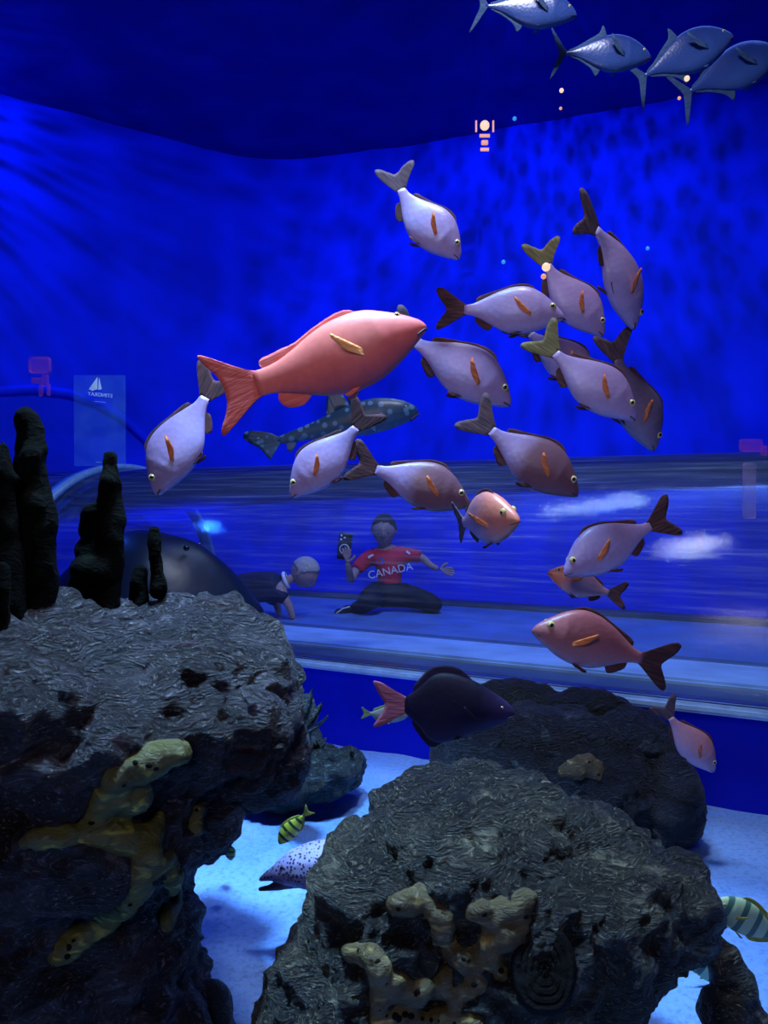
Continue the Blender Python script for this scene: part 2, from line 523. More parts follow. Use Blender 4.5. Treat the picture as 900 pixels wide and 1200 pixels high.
def smooth_tab(tab, s):
    """Catmull-Rom through a table"""
    n = len(tab)
    if s <= tab[0][0]:
        return tab[0][1]
    for i in range(n - 1):
        a, b_ = tab[i], tab[i + 1]
        if s <= b_[0]:
            t = (s - a[0]) / (b_[0] - a[0])
            h = b_[0] - a[0]
            p = tab[i - 1] if i else None
            q = tab[i + 2] if i + 2 < n else None
            ma = (b_[1] - p[1]) / (b_[0] - p[0]) if p else (b_[1] - a[1]) / h * 1.6
            mb = (q[1] - a[1]) / (q[0] - a[0]) if q else (b_[1] - a[1]) / h
            t2, t3 = t * t, t * t * t
            return (2 * t3 - 3 * t2 + 1) * a[1] + (t3 - 2 * t2 + t) * h * ma + (-2 * t3 + 3 * t2) * b_[1] + (t3 - t2) * h * mb
    return tab[-1][1]


def eval_mesh(o):
    dg = bpy.context.evaluated_depsgraph_get()
    me = bpy.data.meshes.new_from_object(o.evaluated_get(dg))
    return me


def blob_mesh(ells, voxel, sub=3):
    """union of ellipsoids (centre, radii, rotation euler) as one closed skin"""
    bm = bmesh.new()
    for e in ells:
        c, r = e[0], e[1]
        rot = e[2] if len(e) > 2 else (0, 0, 0)
        if isinstance(r, (int, float)):
            r = (r, r, r)
        mt = Matrix.Translation(c) @ Matrix.Rotation(rot[2], 4, 'Z') @ Matrix.Rotation(rot[1], 4, 'Y') @ Matrix.Rotation(rot[0], 4, 'X') @ Matrix.Diagonal((*r, 1))
        bmesh.ops.create_icosphere(bm, subdivisions=sub, radius=1.0, matrix=mt)
    me = bpy.data.meshes.new('tmp')
    bm.to_mesh(me)
    bm.free()
    o = bpy.data.objects.new('tmp', me)
    COL.objects.link(o)
    md = o.modifiers.new('r', 'REMESH')
    md.mode = 'VOXEL'
    md.voxel_size = voxel
    md.use_smooth_shade = True
    out = eval_mesh(o)
    bpy.data.objects.remove(o)
    return out


def roughen(me, layers, seed=0.0, smooth_iter=2):
    """push the skin in and out along its normals with layered noise (freq, amp, kind)"""
    bm = bmesh.new()
    bm.from_mesh(me)
    for _ in range(smooth_iter):
        bmesh.ops.smooth_vert(bm, verts=bm.verts, factor=0.5, use_axis_x=True, use_axis_y=True, use_axis_z=True)
    bm.normal_update()
    off = Vector((seed * 13.1, seed * 7.7, seed * 3.3))
    new = []
    for v in bm.verts:
        p = v.co + off
        d = 0.0
        for fr, amp, kind in layers:
            if kind == 'ridge':
                d += amp * (1.0 - 2.2 * abs(noise.noise(p * fr)))
            elif kind == 'cell':
                d += amp * (noise.voronoi(p * fr)[0][0] * 1.6 - 0.8)
            elif kind == 'pit':
                t = noise.voronoi(p * fr)[0][0]
                d -= amp * max(0.0, 1 - t / 0.28)
            else:
                d += amp * noise.fractal(p * fr, 1.0, 2.0, 4)
        new.append(v.co + v.normal * d)
    for v, c in zip(bm.verts, new):
        v.co = c
    bm.to_mesh(me)
    bm.free()
    return me


def skin_mesh(pts, edges, radii, levels=2):
    me = bpy.data.meshes.new('tmp')
    me.from_pydata([tuple(p) for p in pts], edges, [])
    o = bpy.data.objects.new('tmp', me)
    COL.objects.link(o)
    sk = o.modifiers.new('s', 'SKIN')
    lay = me.skin_vertices[0] if me.skin_vertices else None
    if lay is None:
        bpy.context.view_layer.objects.active = o
    for i, r in enumerate(radii):
        if isinstance(r, (int, float)):
            r = (r, r)
        me.skin_vertices[0].data[i].radius = r
    me.skin_vertices[0].data[0].use_root = True
    sk.use_smooth_shade = True
    sb = o.modifiers.new('u', 'SUBSURF')
    sb.levels = levels
    sb.render_levels = levels
    out = eval_mesh(o)
    bpy.data.objects.remove(o)
    return out


def tube_bm(pts, radii, seg=10):
    bm = bmesh.new()
    add_tube(bm, pts, radii, seg)
    return bm


def add_tube(bm, pts, radii, seg=10):
    pts = [Vector(p) for p in pts]
    if isinstance(radii, (int, float)):
        radii = [radii] * len(pts)
    rings = []
    for i, p in enumerate(pts):
        d = (pts[min(i + 1, len(pts) - 1)] - pts[max(i - 1, 0)]).normalized()
        a = d.orthogonal().normalized() if i == 0 else (prev_a - d * prev_a.dot(d)).normalized()
        prev_a = a
        b_ = d.cross(a)
        rings.append([bm.verts.new(p + (a * math.cos(t) + b_ * math.sin(t)) * radii[i]) for t in (2 * PI * k / seg for k in range(seg))])
    for r0, r1 in zip(rings, rings[1:]):
        for k in range(seg):
            bm.faces.new((r0[k], r0[(k + 1) % seg], r1[(k + 1) % seg], r1[k]))
    bm.faces.new(rings[0][::-1])
    bm.faces.new(rings[-1])


def box_bm(cx, cy, cz, sx, sy, sz, bev=0.0, rot=None):
    bm = bmesh.new()
    mt = Matrix.Translation((cx, cy, cz))
    if rot is not None:
        mt = mt @ rot
    bmesh.ops.create_cube(bm, size=1, matrix=mt @ Matrix.Diagonal((sx, sy, sz, 1)))
    if bev:
        bmesh.ops.bevel(bm, geom=bm.edges[:], offset=bev, segments=3, affect='EDGES', profile=0.6)
    return bm


# ------------------------------------------------------------------ the tank shell
U2 = Vector((0.896, -0.444, 0))       # along the tunnel
N2 = Vector((0.444, 0.896, 0))        # away from the camera, across the tunnel
RIM = 3.04
RIM_Z = 0.40
TR = 1.0


def tp(t, p, z):
    """t along the tunnel, p across it from the camera, z up"""
    return U2 * t + N2 * p + Vector((0, 0, z))


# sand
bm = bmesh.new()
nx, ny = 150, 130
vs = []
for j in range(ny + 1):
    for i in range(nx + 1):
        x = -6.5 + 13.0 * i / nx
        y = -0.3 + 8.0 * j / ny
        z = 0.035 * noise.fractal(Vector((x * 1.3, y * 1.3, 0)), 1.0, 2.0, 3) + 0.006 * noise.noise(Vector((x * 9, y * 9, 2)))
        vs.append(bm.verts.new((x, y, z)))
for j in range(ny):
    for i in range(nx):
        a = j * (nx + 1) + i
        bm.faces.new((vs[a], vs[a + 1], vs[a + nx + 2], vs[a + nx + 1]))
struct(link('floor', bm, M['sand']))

# back and side wall in one bent sheet
ctrl = [(-6.4, 2.2), (-4.77, 4.52), (-2.99, 5.76), (-1.9, 6.52), (-1.35, 6.82), (-0.7, 6.86), (0.3, 6.58), (2.93, 5.64), (6.4, 4.4)]
pl = []
for i in range(len(ctrl) - 1):
    p0 = Vector(ctrl[max(i - 1, 0)]); p1 = Vector(ctrl[i]); p2 = Vector(ctrl[i + 1]); p3 = Vector(ctrl[min(i + 2, len(ctrl) - 1)])
    for k in range(8):
        t = k / 8
        pl.append(0.5 * ((2 * p1) + (p2 - p0) * t + (2 * p0 - 5 * p1 + 4 * p2 - p3) * t * t + (3 * p1 - p0 - 3 * p2 + p3) * t ** 3))
pl.append(Vector(ctrl[-1]))
bm = bmesh.new()
rows = [-0.1 + (SURF_Z + 0.3) * k / 12 for k in range(13)]
g = [[bm.verts.new((p.x, p.y, z)) for z in rows] for p in pl]
back = [[bm.verts.new((p.x * 1.02, p.y + 0.25, z)) for z in (rows[0], rows[-1])] for p in pl]
for i in range(len(pl) - 1):
    for k in range(12):
        bm.faces.new((g[i][k], g[i + 1][k], g[i + 1][k + 1], g[i][k + 1]))
    bm.faces.new((back[i][0], back[i + 1][0], back[i + 1][1], back[i][1]))
    bm.faces.new((g[i][-1], g[i + 1][-1], back[i + 1][1], back[i][1]))
struct(link('wall_back', bm, M['wall']))

# rippled underside of the water surface
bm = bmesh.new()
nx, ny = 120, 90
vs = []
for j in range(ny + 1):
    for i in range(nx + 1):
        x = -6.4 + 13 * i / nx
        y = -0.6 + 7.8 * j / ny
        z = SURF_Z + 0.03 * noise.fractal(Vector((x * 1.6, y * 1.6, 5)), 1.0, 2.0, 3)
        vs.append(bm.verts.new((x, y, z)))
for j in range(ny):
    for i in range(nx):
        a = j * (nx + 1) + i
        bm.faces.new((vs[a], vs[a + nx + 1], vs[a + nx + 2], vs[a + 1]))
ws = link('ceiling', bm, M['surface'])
struct(ws)
ws['label'] = 'dark blue rippled underside of the water surface'

# the wall that carries the tunnel, its floor and kerbs
T0, T1 = -5.6, 3.2


def slab(name, p0, p1, z0, z1, mat, t0=T0, t1=T1, bev=0.012):
    bm = bmesh.new()
    c = [tp(t, p, z) for t in (t0, t1) for p in (p0, p1) for z in (z0, z1)]
    v = [bm.verts.new(q) for q in c]
    for f in ((0, 1, 3, 2), (4, 6, 7, 5), (0, 4, 5, 1), (2, 3, 7, 6), (0, 2, 6, 4), (1, 5, 7, 3)):
        bm.faces.new([v[k] for k in f])
    if bev:
        bmesh.ops.bevel(bm, geom=bm.edges[:], offset=bev, segments=2, affect='EDGES')
    return struct(link(name, bm, mat, smooth=False))


slab('wall_front', RIM + 0.06, RIM + 0.25, -0.1, RIM_Z - 0.045, M['base_wall'])
slab('trim_1', RIM - 0.02, RIM + 0.10, RIM_Z - 0.045, RIM_Z - 0.005, M['acrylic_edge'])
slab('trim_2', RIM + 0.10, RIM + 0.30, RIM_Z - 0.06, RIM_Z - 0.01, M['kerb_grey'])
slab('trim_3', RIM + 0.30, RIM + 0.72, RIM_Z - 0.06, RIM_Z + 0.012, M['kerb_light'])
slab('floor_tunnel', RIM + 0.72, RIM + 1.86, RIM_Z - 0.06, RIM_Z + 0.025, M['tunnel_floor'])
slab('trim_4', RIM + 1.86, RIM + 2.04, RIM_Z - 0.06, RIM_Z + 0.05, M['kerb_grey'])

# the acrylic vault
root = empty('acrylic_tunnel', tp(0.4, RIM + TR, RIM_Z))
tag(root, 'clear acrylic half-round tunnel crossing the tank behind the fish', 'tunnel')
rotz = math.atan2(U2.y, U2.x)
root.rotation_euler = (0, 0, rotz)


def vault(t0, t1, r0, r1, nt_, ns=48, a0=0.0, a1=PI):
    bm = bmesh.new()
    g = []
    for i in range(nt_ + 1):
        t = t0 + (t1 - t0) * i / nt_
        col = []
        for rr in (r1, r0):
            for k in range(ns + 1):
                a = a0 + (a1 - a0) * k / ns
                col.append(bm.verts.new((t, math.cos(a) * rr, math.sin(a) * rr)))
        g.append(col)
    n = ns + 1
    for i in range(nt_):
        for k in range(ns):
            bm.faces.new((g[i][k], g[i + 1][k], g[i + 1][k + 1], g[i][k + 1]))
            bm.faces.new((g[i][n + k], g[i][n + k + 1], g[i + 1][n + k + 1], g[i + 1][n + k]))
        bm.faces.new((g[i][0], g[i][n], g[i + 1][n], g[i + 1][0]))
        bm.faces.new((g[i][ns], g[i + 1][ns], g[i + 1][n + ns], g[i][n + ns]))
    for i in (0, nt_):
        for k in range(ns):
            bm.faces.new((g[i][k], g[i][k + 1], g[i][n + k + 1], g[i][n + k]))
    return bm


link('vault', vault(-5.5, 2.8, TR - 0.04, TR, 24), M['acrylic'], root)
link('joint_ring', vault(-4.60, -4.50, TR, TR + 0.04, 1), M['flange'], root)

# arched moulding on the side wall round the tunnel mouth
wl = bpy.data.objects['wall_back'].data
bvw = BVHTree.FromPolygons([v.co.copy() for v in wl.vertices], [tuple(p.vertices) for p in wl.polygons])
arc = []
for x_, y_ in ((-40, 466), (0, 458), (40, 456), (80, 461), (115, 473), (145, 491), (172, 516), (192, 545), (205, 580)):
    h_ = bvw.ray_cast(CAM, (at(x_, y_, 1.0) - CAM).normalized())
    arc.append(h_[0] - (h_[0] - CAM).normalized() * 0.02)
struct(link('trim_5', tube_bm(arc, 0.035, 10), M['wall']))


# ------------------------------------------------------------------ rocks
def ray_hit(bvh, px, py):
    d = (at(px, py, 1.0) - CAM).normalized()
    return bvh.ray_cast(CAM, d)


def make_rock(name, ells, voxel, layers, mat, label, cat='rock', seed=1.0, sm=3, parent=None):
    me = roughen(blob_mesh(ells, voxel), layers, seed, sm)
    o = link(name, me, mat, parent)
    if parent is None:
        tag(o, label, cat)
    else:
        o['label'] = label
    bvh = BVHTree.FromPolygons([v.co.copy() for v in me.vertices], [tuple(p.vertices) for p in me.polygons])
    return o, bvh


def crust(name, parent, bvh, paths, mat, voxel=0.006, pits=True, sink=0.30, seed=3.0, label=None, grow=1.0):
    """encrusting sponge: lumps that follow the rock's real surface"""
    ells = []
    holes = []
    for path in paths:
        for (x0, y0, r0), (x1, y1, r1) in zip(path, path[1:]):
            n = max(2, int(math.hypot(x1 - x0, y1 - y0) / (0.2 * min(r0, r1))))
            for k in range(n + 1):
                t = k / n
                h = ray_hit(bvh, x0 + (x1 - x0) * t, y0 + (y1 - y0) * t)
                if h[0] is None:
                    continue
                D = (h[0] - CAM).dot(FW)
                r = grow * (r0 + (r1 - r0) * t) * D / F * random.uniform(0.85, 1.15)
                ells.append((h[0] - h[1] * r * sink, (r, r, r)))
                if random.random() < 0.13:
                    holes.append((h[0] - h[1] * r * sink, h[1], r))
    me = blob_mesh(ells, voxel, 2)
    me = roughen(me, [(16, 0.007, 'f'), (34, 0.004, 'f'), (60, 0.002, 'ridge')], seed, 2)
    o = link(name, me, mat, parent)
    if label:
        o['label'] = label
    if pits:
        for c, n_, r in holes:
            q = n_.lerp((CAM - c).normalized(), 0.5).normalized()
            q = (q + Vector((random.uniform(-.4, .4), random.uniform(-.4, .4), random.uniform(-.4, .4)))).normalized()
            p = c + q * r * 0.97
            bm = bmesh.new()
            mt = Matrix.Translation(p) @ q.to_track_quat('Z', 'Y').to_matrix().to_4x4() @ Matrix.Diagonal((1, random.uniform(.7, 1), 0.4, 1))
            bmesh.ops.create_uvsphere(bm, u_segments=12, v_segments=8, radius=random.uniform(0.003, 0.0065), matrix=mt)
            link('pore', bm, M['hole'], o)
    return o


ROCKL = [(7, 0.012, 'ridge'), (4, 0.055, 'f'), (14, 0.014, 'ridge'), (22, 0.016, 'f'), (36, 0.006, 'ridge')]
# left rock: a broad cap on a stem
E = []
def ell(px, py, D, rx, ry, rz, rot=(0, 0, 0)):
    """ellipsoid whose centre is given by sight line and depth, radii in metres"""
    return (at(px, py, D), (rx, ry, rz), rot)
capL = [ell(120, 830, 1.62, .40, .38, .17), ell(238, 800, 1.66, .18, .26, .155), ell(20, 800, 1.55, .36, .36, .16),
        ell(60, 775, 1.85, .40, .26, .15), ell(203, 772, 1.9, .23, .22, .13), ell(288, 868, 1.60, .09, .14, .09),
        ell(95, 960, 1.52, .30, .26, .20), ell(60, 1100, 1.50, .28, .24, .24), ell(180, 975, 1.50, .115, .17, .15),
        ell(130, 1070, 1.50, .16, .18, .20), ell(40, 1260, 1.5, .30, .26, .22), ell(135, 1200, 1.5, .17, .2, .18), ell(-120, 1150, 1.5, .3, .3, .5)]
rockL, bvL = make_rock('reef_rock', capL, 0.011, ROCKL, M['rock_l'], 'big purplish grey rock at left carrying the dark sponge pillars', seed=1.0, sm=4)
crust('yellow_sponge', rockL, bvL, [
    [(212, 882, 15), (175, 895, 20), (140, 912, 18), (120, 940, 20)],
    [(140, 920, 20), (150, 945, 22), (165, 930, 14)],
    [(115, 945, 14), (110, 975, 16), (60, 980, 13), (30, 988, 9)],
    [(120, 975, 18), (150, 985, 18), (185, 975, 14)],
    [(185, 960, 12), (170, 1020, 16), (150, 1060, 17), (110, 1085, 17), (70, 1120, 14)],
    [(165, 1030, 12), (200, 1005, 11), (205, 1045, 12), (195, 1080, 11)],
    [(232, 950, 11), (232, 972, 9)]], M['yellow'], label='olive yellow encrusting sponge branching over the rock face')
crust('maroon_crust', rockL, bvL, [[(270, 905, 14), (300, 895, 16), (285, 925, 13)], [(330, 880, 10), (310, 915, 11)]], M['maroon'], pits=False, sink=0.6, seed=5, label='dark maroon crust under the overhang')

# centre rock
capC = [ell(590, 1095, 1.50, .29, .24, .285), ell(540, 1010, 1.52, .20, .22, .175), ell(690, 1055, 1.5, .185, .22, .155), ell(450, 1085, 1.46, .15, .2, .18),
        ell(780, 1062, 1.48, .075, .14, .09), ell(420, 1190, 1.42, .18, .2, .2), ell(560, 1240, 1.42, .26, .2, .22)]
rockC, bvC = make_rock('reef_rock', capC, 0.009, [(7, 0.010, 'ridge'), (4, 0.03, 'f'), (15, 0.012, 'ridge'), (24, 0.014, 'f'), (42, 0.006, 'ridge')], M['rock_c'],
                       'rounded olive grey rock in the bottom centre with tan sponge on its face', seed=2.3, sm=4)
crust('tan_sponge', rockC, bvC, [
    [(462, 1062, 13), (495, 1053, 13), (515, 1075, 11), (520, 1100, 13), (540, 1120, 14)],
    [(410, 1115, 12), (440, 1120, 14), (450, 1150, 14), (490, 1165, 15), (520, 1150, 15)],
    [(545, 1120, 15), (560, 1150, 14), (540, 1165, 14)],
    [(555, 1068, 11), (590, 1075, 14), (618, 1052, 12), (600, 1095, 14), (570, 1110, 14), (585, 1140, 13)],
    [(440, 1190, 12), (500, 1195, 13), (560, 1200, 13)], [(450, 1150, 10), (440, 1190, 10)]], M['tan'], label='tan knobbly sponge with small pores')
# round dark cup coral on the face
h = ray_hit(bvC, 638, 1135)
if h[0] is not None:
    q = (CAM - h[0]).normalized()
    rotm = q.to_track_quat('Z', 'Y').to_matrix().to_4x4()
    bm = bmesh.new()
    prof = [(0.0, -.008), (0.006, -.002), (0.011, -.009), (0.017, .001), (0.022, -.007), (0.028, .004), (0.033, -.005), (0.039, .006), (0.044, -.003), (0.050, .006), (0.056, .002), (0.060, -0.008), (0.062, -0.03), (0.05, -0.06)]
    rings = []
    for r, z in prof:
        ring = []
        for k in range(40):
            a = 2 * PI * k / 40
            rr = r * (1 + 0.07 * noise.noise(Vector((math.cos(a) * 1.5, math.sin(a) * 1.5, r * 8))))
            v = Matrix.Translation(h[0] + q * 0.016) @ rotm @ Vector((rr * math.cos(a) * 0.9, rr * math.sin(a) * 1.15, z + 0.001 * math.sin(a * 9)))
            ring.append(bm.verts.new(v))
        rings.append(ring)
    for r0, r1 in zip(rings, rings[1:]):
        for k in range(40):
            bm.faces.new((r0[k], r0[(k + 1) % 40], r1[(k + 1) % 40], r1[k]))
    link('cup_coral', bm, M['cup'], rockC)['label'] = 'dark round ridged cup coral'

# back rock below the tunnel edge
capB = [ell(640, 880, 2.72, .30, .2, .16), ell(560, 880, 2.7, .17, .17, .13), ell(745, 880, 2.68, .15, .16, .16),
        ell(690, 935, 2.6, .28, .2, .2), ell(590, 930, 2.6, .24, .18, .18), ell(775, 945, 2.55, .13, .16, .12)]
rockB, bvB = make_rock('reef_rock', capB, 0.012, [(9, 0.014, 'ridge'), (4, 0.03, 'f'), (22, 0.01, 'f')], M['rock_b'],
                       'slate blue rock behind the centre rock, below the tunnel edge', seed=4.1)
crust('tan_sponge', rockB, bvB, [[(665, 903, 12), (690, 895, 13), (700, 908, 10)]], M['tan'], voxel=0.008, label='small yellowish sponge patch')
for path_ in ([(638, 845, 6), (640, 875, 6)], [(600, 890, 5), (606, 897, 4)], [(755, 872, 7), (785, 888, 6)]):
    crust('pale_crust', rockB, bvB, [path_], M['coral'], voxel=0.008, pits=False, sink=0.75, label='pale blue grey crust')
make_rock('rock_ledge', [ell(600, 820, 2.9, .19, .09, .075), ell(680, 830, 2.84, .20, .09, .07), ell(640, 850, 2.86, .26, .1, .12), ell(640, 930, 2.86, .24, .1, .16)], 0.012,
          [(12, 0.012, 'ridge'), (30, 0.006, 'cell')], M['rock_d'], 'dark flat-topped ledge tucked under the tunnel edge', seed=6.0, parent=rockB)
make_rock('round_sponge', [ell(795, 930, 2.48, .082, .09, .11), ell(788, 905, 2.5, .06, .07, .06)], 0.009, [(10, 0.006, 'f'), (40, 0.002, 'ridge')], M['rock_b'],
          'smooth rounded bluish sponge at the right end of the slate rock', seed=6.5, parent=rockB)

# low coral-covered rock between the big left rock and the sand
capK = [ell(375, 905, 2.78, .13, .12, .09), ell(330, 915, 2.75, .14, .12, .1), ell(410, 900, 2.85, .055, .08, .07), ell(350, 870, 2.82, .08, .1, .07)]
rockK, bvK = make_rock('coral_rock', capK, 0.009, [(16, 0.014, 'ridge'), (40, 0.008, 'cell'), (60, .004, 'ridge')], M['coral'],
                       'small teal grey coral-covered rock on the sand behind the left rock', seed=7.0)


def branches(parent, bvh, spots, mat, n, ln, r, name='coral_branch'):
    k_ = 0
    for (px, py) in spots:
        h = ray_hit(bvh, px, py)
        if h[0] is None:
            continue
        base = h[0] - h[1] * 0.01
        for _ in range(n):
            d = (h[1] * 0.4 + Vector((random.uniform(-.9, .9), random.uniform(-.6, .2), random.uniform(.3, 1.2)))).normalized()
            l = ln * random.uniform(.6, 1.2)
            p1 = base + d * l * .5 + Vector((random.uniform(-.1, .1), 0, random.uniform(0, .2))) * l
            p2 = p1 + (d + Vector((random.uniform(-.5, .5), 0, random.uniform(0, .6)))).normalized() * l * .5
            bm = tube_bm([base, base.lerp(p1, .5), p1, p2], [r, r * .9, r * .75, r * .35], 8)
            k_ += 1
            link(name, bm, mat, parent)


branches(rockK, bvK, [(345, 885), (375, 875), (400, 870), (360, 895), (390, 890), (412, 885)], M['coral'], 5, 0.045, 0.006)
leafy, bvF = make_rock('leafy_coral', [ell(352, 838, 2.5, .05, .06, .07), ell(345, 870, 2.55, .05, .05, .07)], 0.008, [(18, .012, 'ridge'), (50, .006, 'cell')], M['coral'],
                       'spiky greenish coral standing against the right edge of the left rock', cat='coral', seed=8)
for (x0, y0, x1, y1, wd) in ((357, 845, 366, 806, 9), (362, 850, 378, 822, 9), (352, 850, 352, 812, 8), (365, 858, 385, 838, 8), (360, 860, 374, 850, 7), (352, 845, 341, 818, 7)):
    bm = bmesh.new()
    a, c = at(x0, y0, 2.45), at(x1, y1, 2.42 + random.uniform(-.04, .04))
    n = 8
    sd = Vector((random.uniform(.4, 1), random.uniform(-.8, .8), 0)).normalized()
    nr = (c - a).normalized().cross(sd).normalized()
    prev = None
    for k in range(n + 1):
        t = k / n
        wv = wd * 2.45 / F * math.sin(PI * (0.12 + 0.86 * t)) * 0.55
        p = a.lerp(c, t)
        ring = [bm.verts.new(p + sd * wv), bm.verts.new(p + nr * 0.003), bm.verts.new(p - sd * wv), bm.verts.new(p - nr * 0.003)]
        if prev:
            for q_ in range(4):
                bm.faces.new((prev[q_], prev[(q_ + 1) % 4], ring[(q_ + 1) % 4], ring[q_]))
        prev = ring
    link('coral_blade', bm, M['coral'], leafy)

# dark smooth lumps at bottom left and dark knobbly sponge at bottom right
make_rock('dark_sponge', [ell(200, 1150, 1.72, .068, .07, .12), ell(200, 1110, 1.72, .045, .05, .05), ell(195, 1220, 1.72, .08, .08, .12)], 0.009, [(8, .008, 'f')], M['rock_d'],
          'smooth dark lump at the foot of the rock', seed=9, parent=rockL)
make_rock('dark_sponge', [ell(245, 1186, 1.55, .055, .05, .062), ell(225, 1220, 1.55, .10, .07, .09)], 0.008, [(9, .006, 'f')], M['rock_d'],
          'small dark rounded lump at the foot of the rock', seed=10, parent=rockL)
make_rock('finger_sponge', [ell(838, 1112, 1.55, .018, .03, .03), ell(850, 1135, 1.53, .034, .04, .05), ell(862, 1165, 1.52, .042, .05, .06), ell(850, 1190, 1.5, .05, .05, .05), ell(880, 1195, 1.5, .03, .04, .03), ell(832, 1175, 1.5, .012, .03, .02)],
          0.006, [(14, .008, 'ridge'), (50, .005, 'cell')], M['rock_c'], 'dark upright knobbly sponge near the bottom right corner', cat='sponge', seed=11)


# dark pillars on the left rock
def pillar(label, chain, D, seed, knobs=()):
    ells = []
    xb, yb, rb = chain[-1]
    hb = ray_hit(bvL, max(xb, 1), yb - 2)
    if hb[0] is not None:
        D = (hb[0] - CAM).dot(FW) + 0.3 * rb * D / F
    chain = chain + [(xb, yb + 12, rb)]
    for (x0, y0, r0), (x1, y1, r1) in zip(chain, chain[1:]):
        n = max(2, int(abs(y1 - y0) / 5))
        for k in range(n + 1):
            t = k / n
            r = 1.14 * (r0 + (r1 - r0) * t) * D / F
            ells.append((at(x0 + (x1 - x0) * t, y0 + (y1 - y0) * t, D), (r, r, r)))
    for (x, y, r, dd) in knobs:
        rr = 1.14 * r * D / F
        ells.append((at(x, y, D + dd), (rr, rr, rr)))
    me = roughen(blob_mesh(ells, 0.007, 2), [(8, .010, 'f'), (22, .004, 'f')], seed, 5)
    o = link('sponge_pillar', me, M['pillar'])
    tag(o, label, 'sponge', 'dark sponge pillars on the left rock')
    return o


pillar('tall dark pillar with a blunt slanted top, highest of the pillars', [(33, 492, 13), (38, 530, 17), (38, 580, 20), (40, 640, 22), (36, 705, 24)], 1.72, 1, [(36, 535, 13, -.03), (38, 590, 14, -.03), (20, 560, 9, 0)])
pillar('tall dark pillar cut off by the left picture edge, beside the highest one', [(2, 525, 7), (2, 560, 12), (4, 620, 18), (4, 720, 22)], 1.66, 2, [(16, 560, 8, 0)])
pillar('dark cluster pillar with a pointed top and a stub on its left shoulder', [(128, 537, 9), (129, 570, 14), (130, 620, 16), (126, 670, 18), (120, 700, 18)], 1.7, 3,
       [(103, 603, 9, 0), (104, 620, 10, 0), (104, 645, 13, 0), (102, 670, 15, -.02), (100, 700, 18, -.02), (126, 565, 9, -.03), (108, 670, 15, -.04), (106, 600, 8, -.01), (100, 690, 18, 0)])
pillar('slim short dark pillar right of the cluster pillar', [(181, 621, 7), (181, 645, 8), (183, 665, 9), (184, 682, 10)], 1.85, 4)
pillar('small dark stump in front of the slim short pillar', [(164, 668, 7), (163, 685, 9), (163, 705, 11)], 1.66, 5)
pillar('low dark rounded stump between the two tall pillars and the front one', [(22, 675, 9), (26, 690, 14), (28, 712, 17)], 1.58, 6)
pillar('dark stump at the left picture edge, nearest of the pillars', [(4, 665, 8), (5, 690, 11), (4, 735, 14)], 1.5, 7)


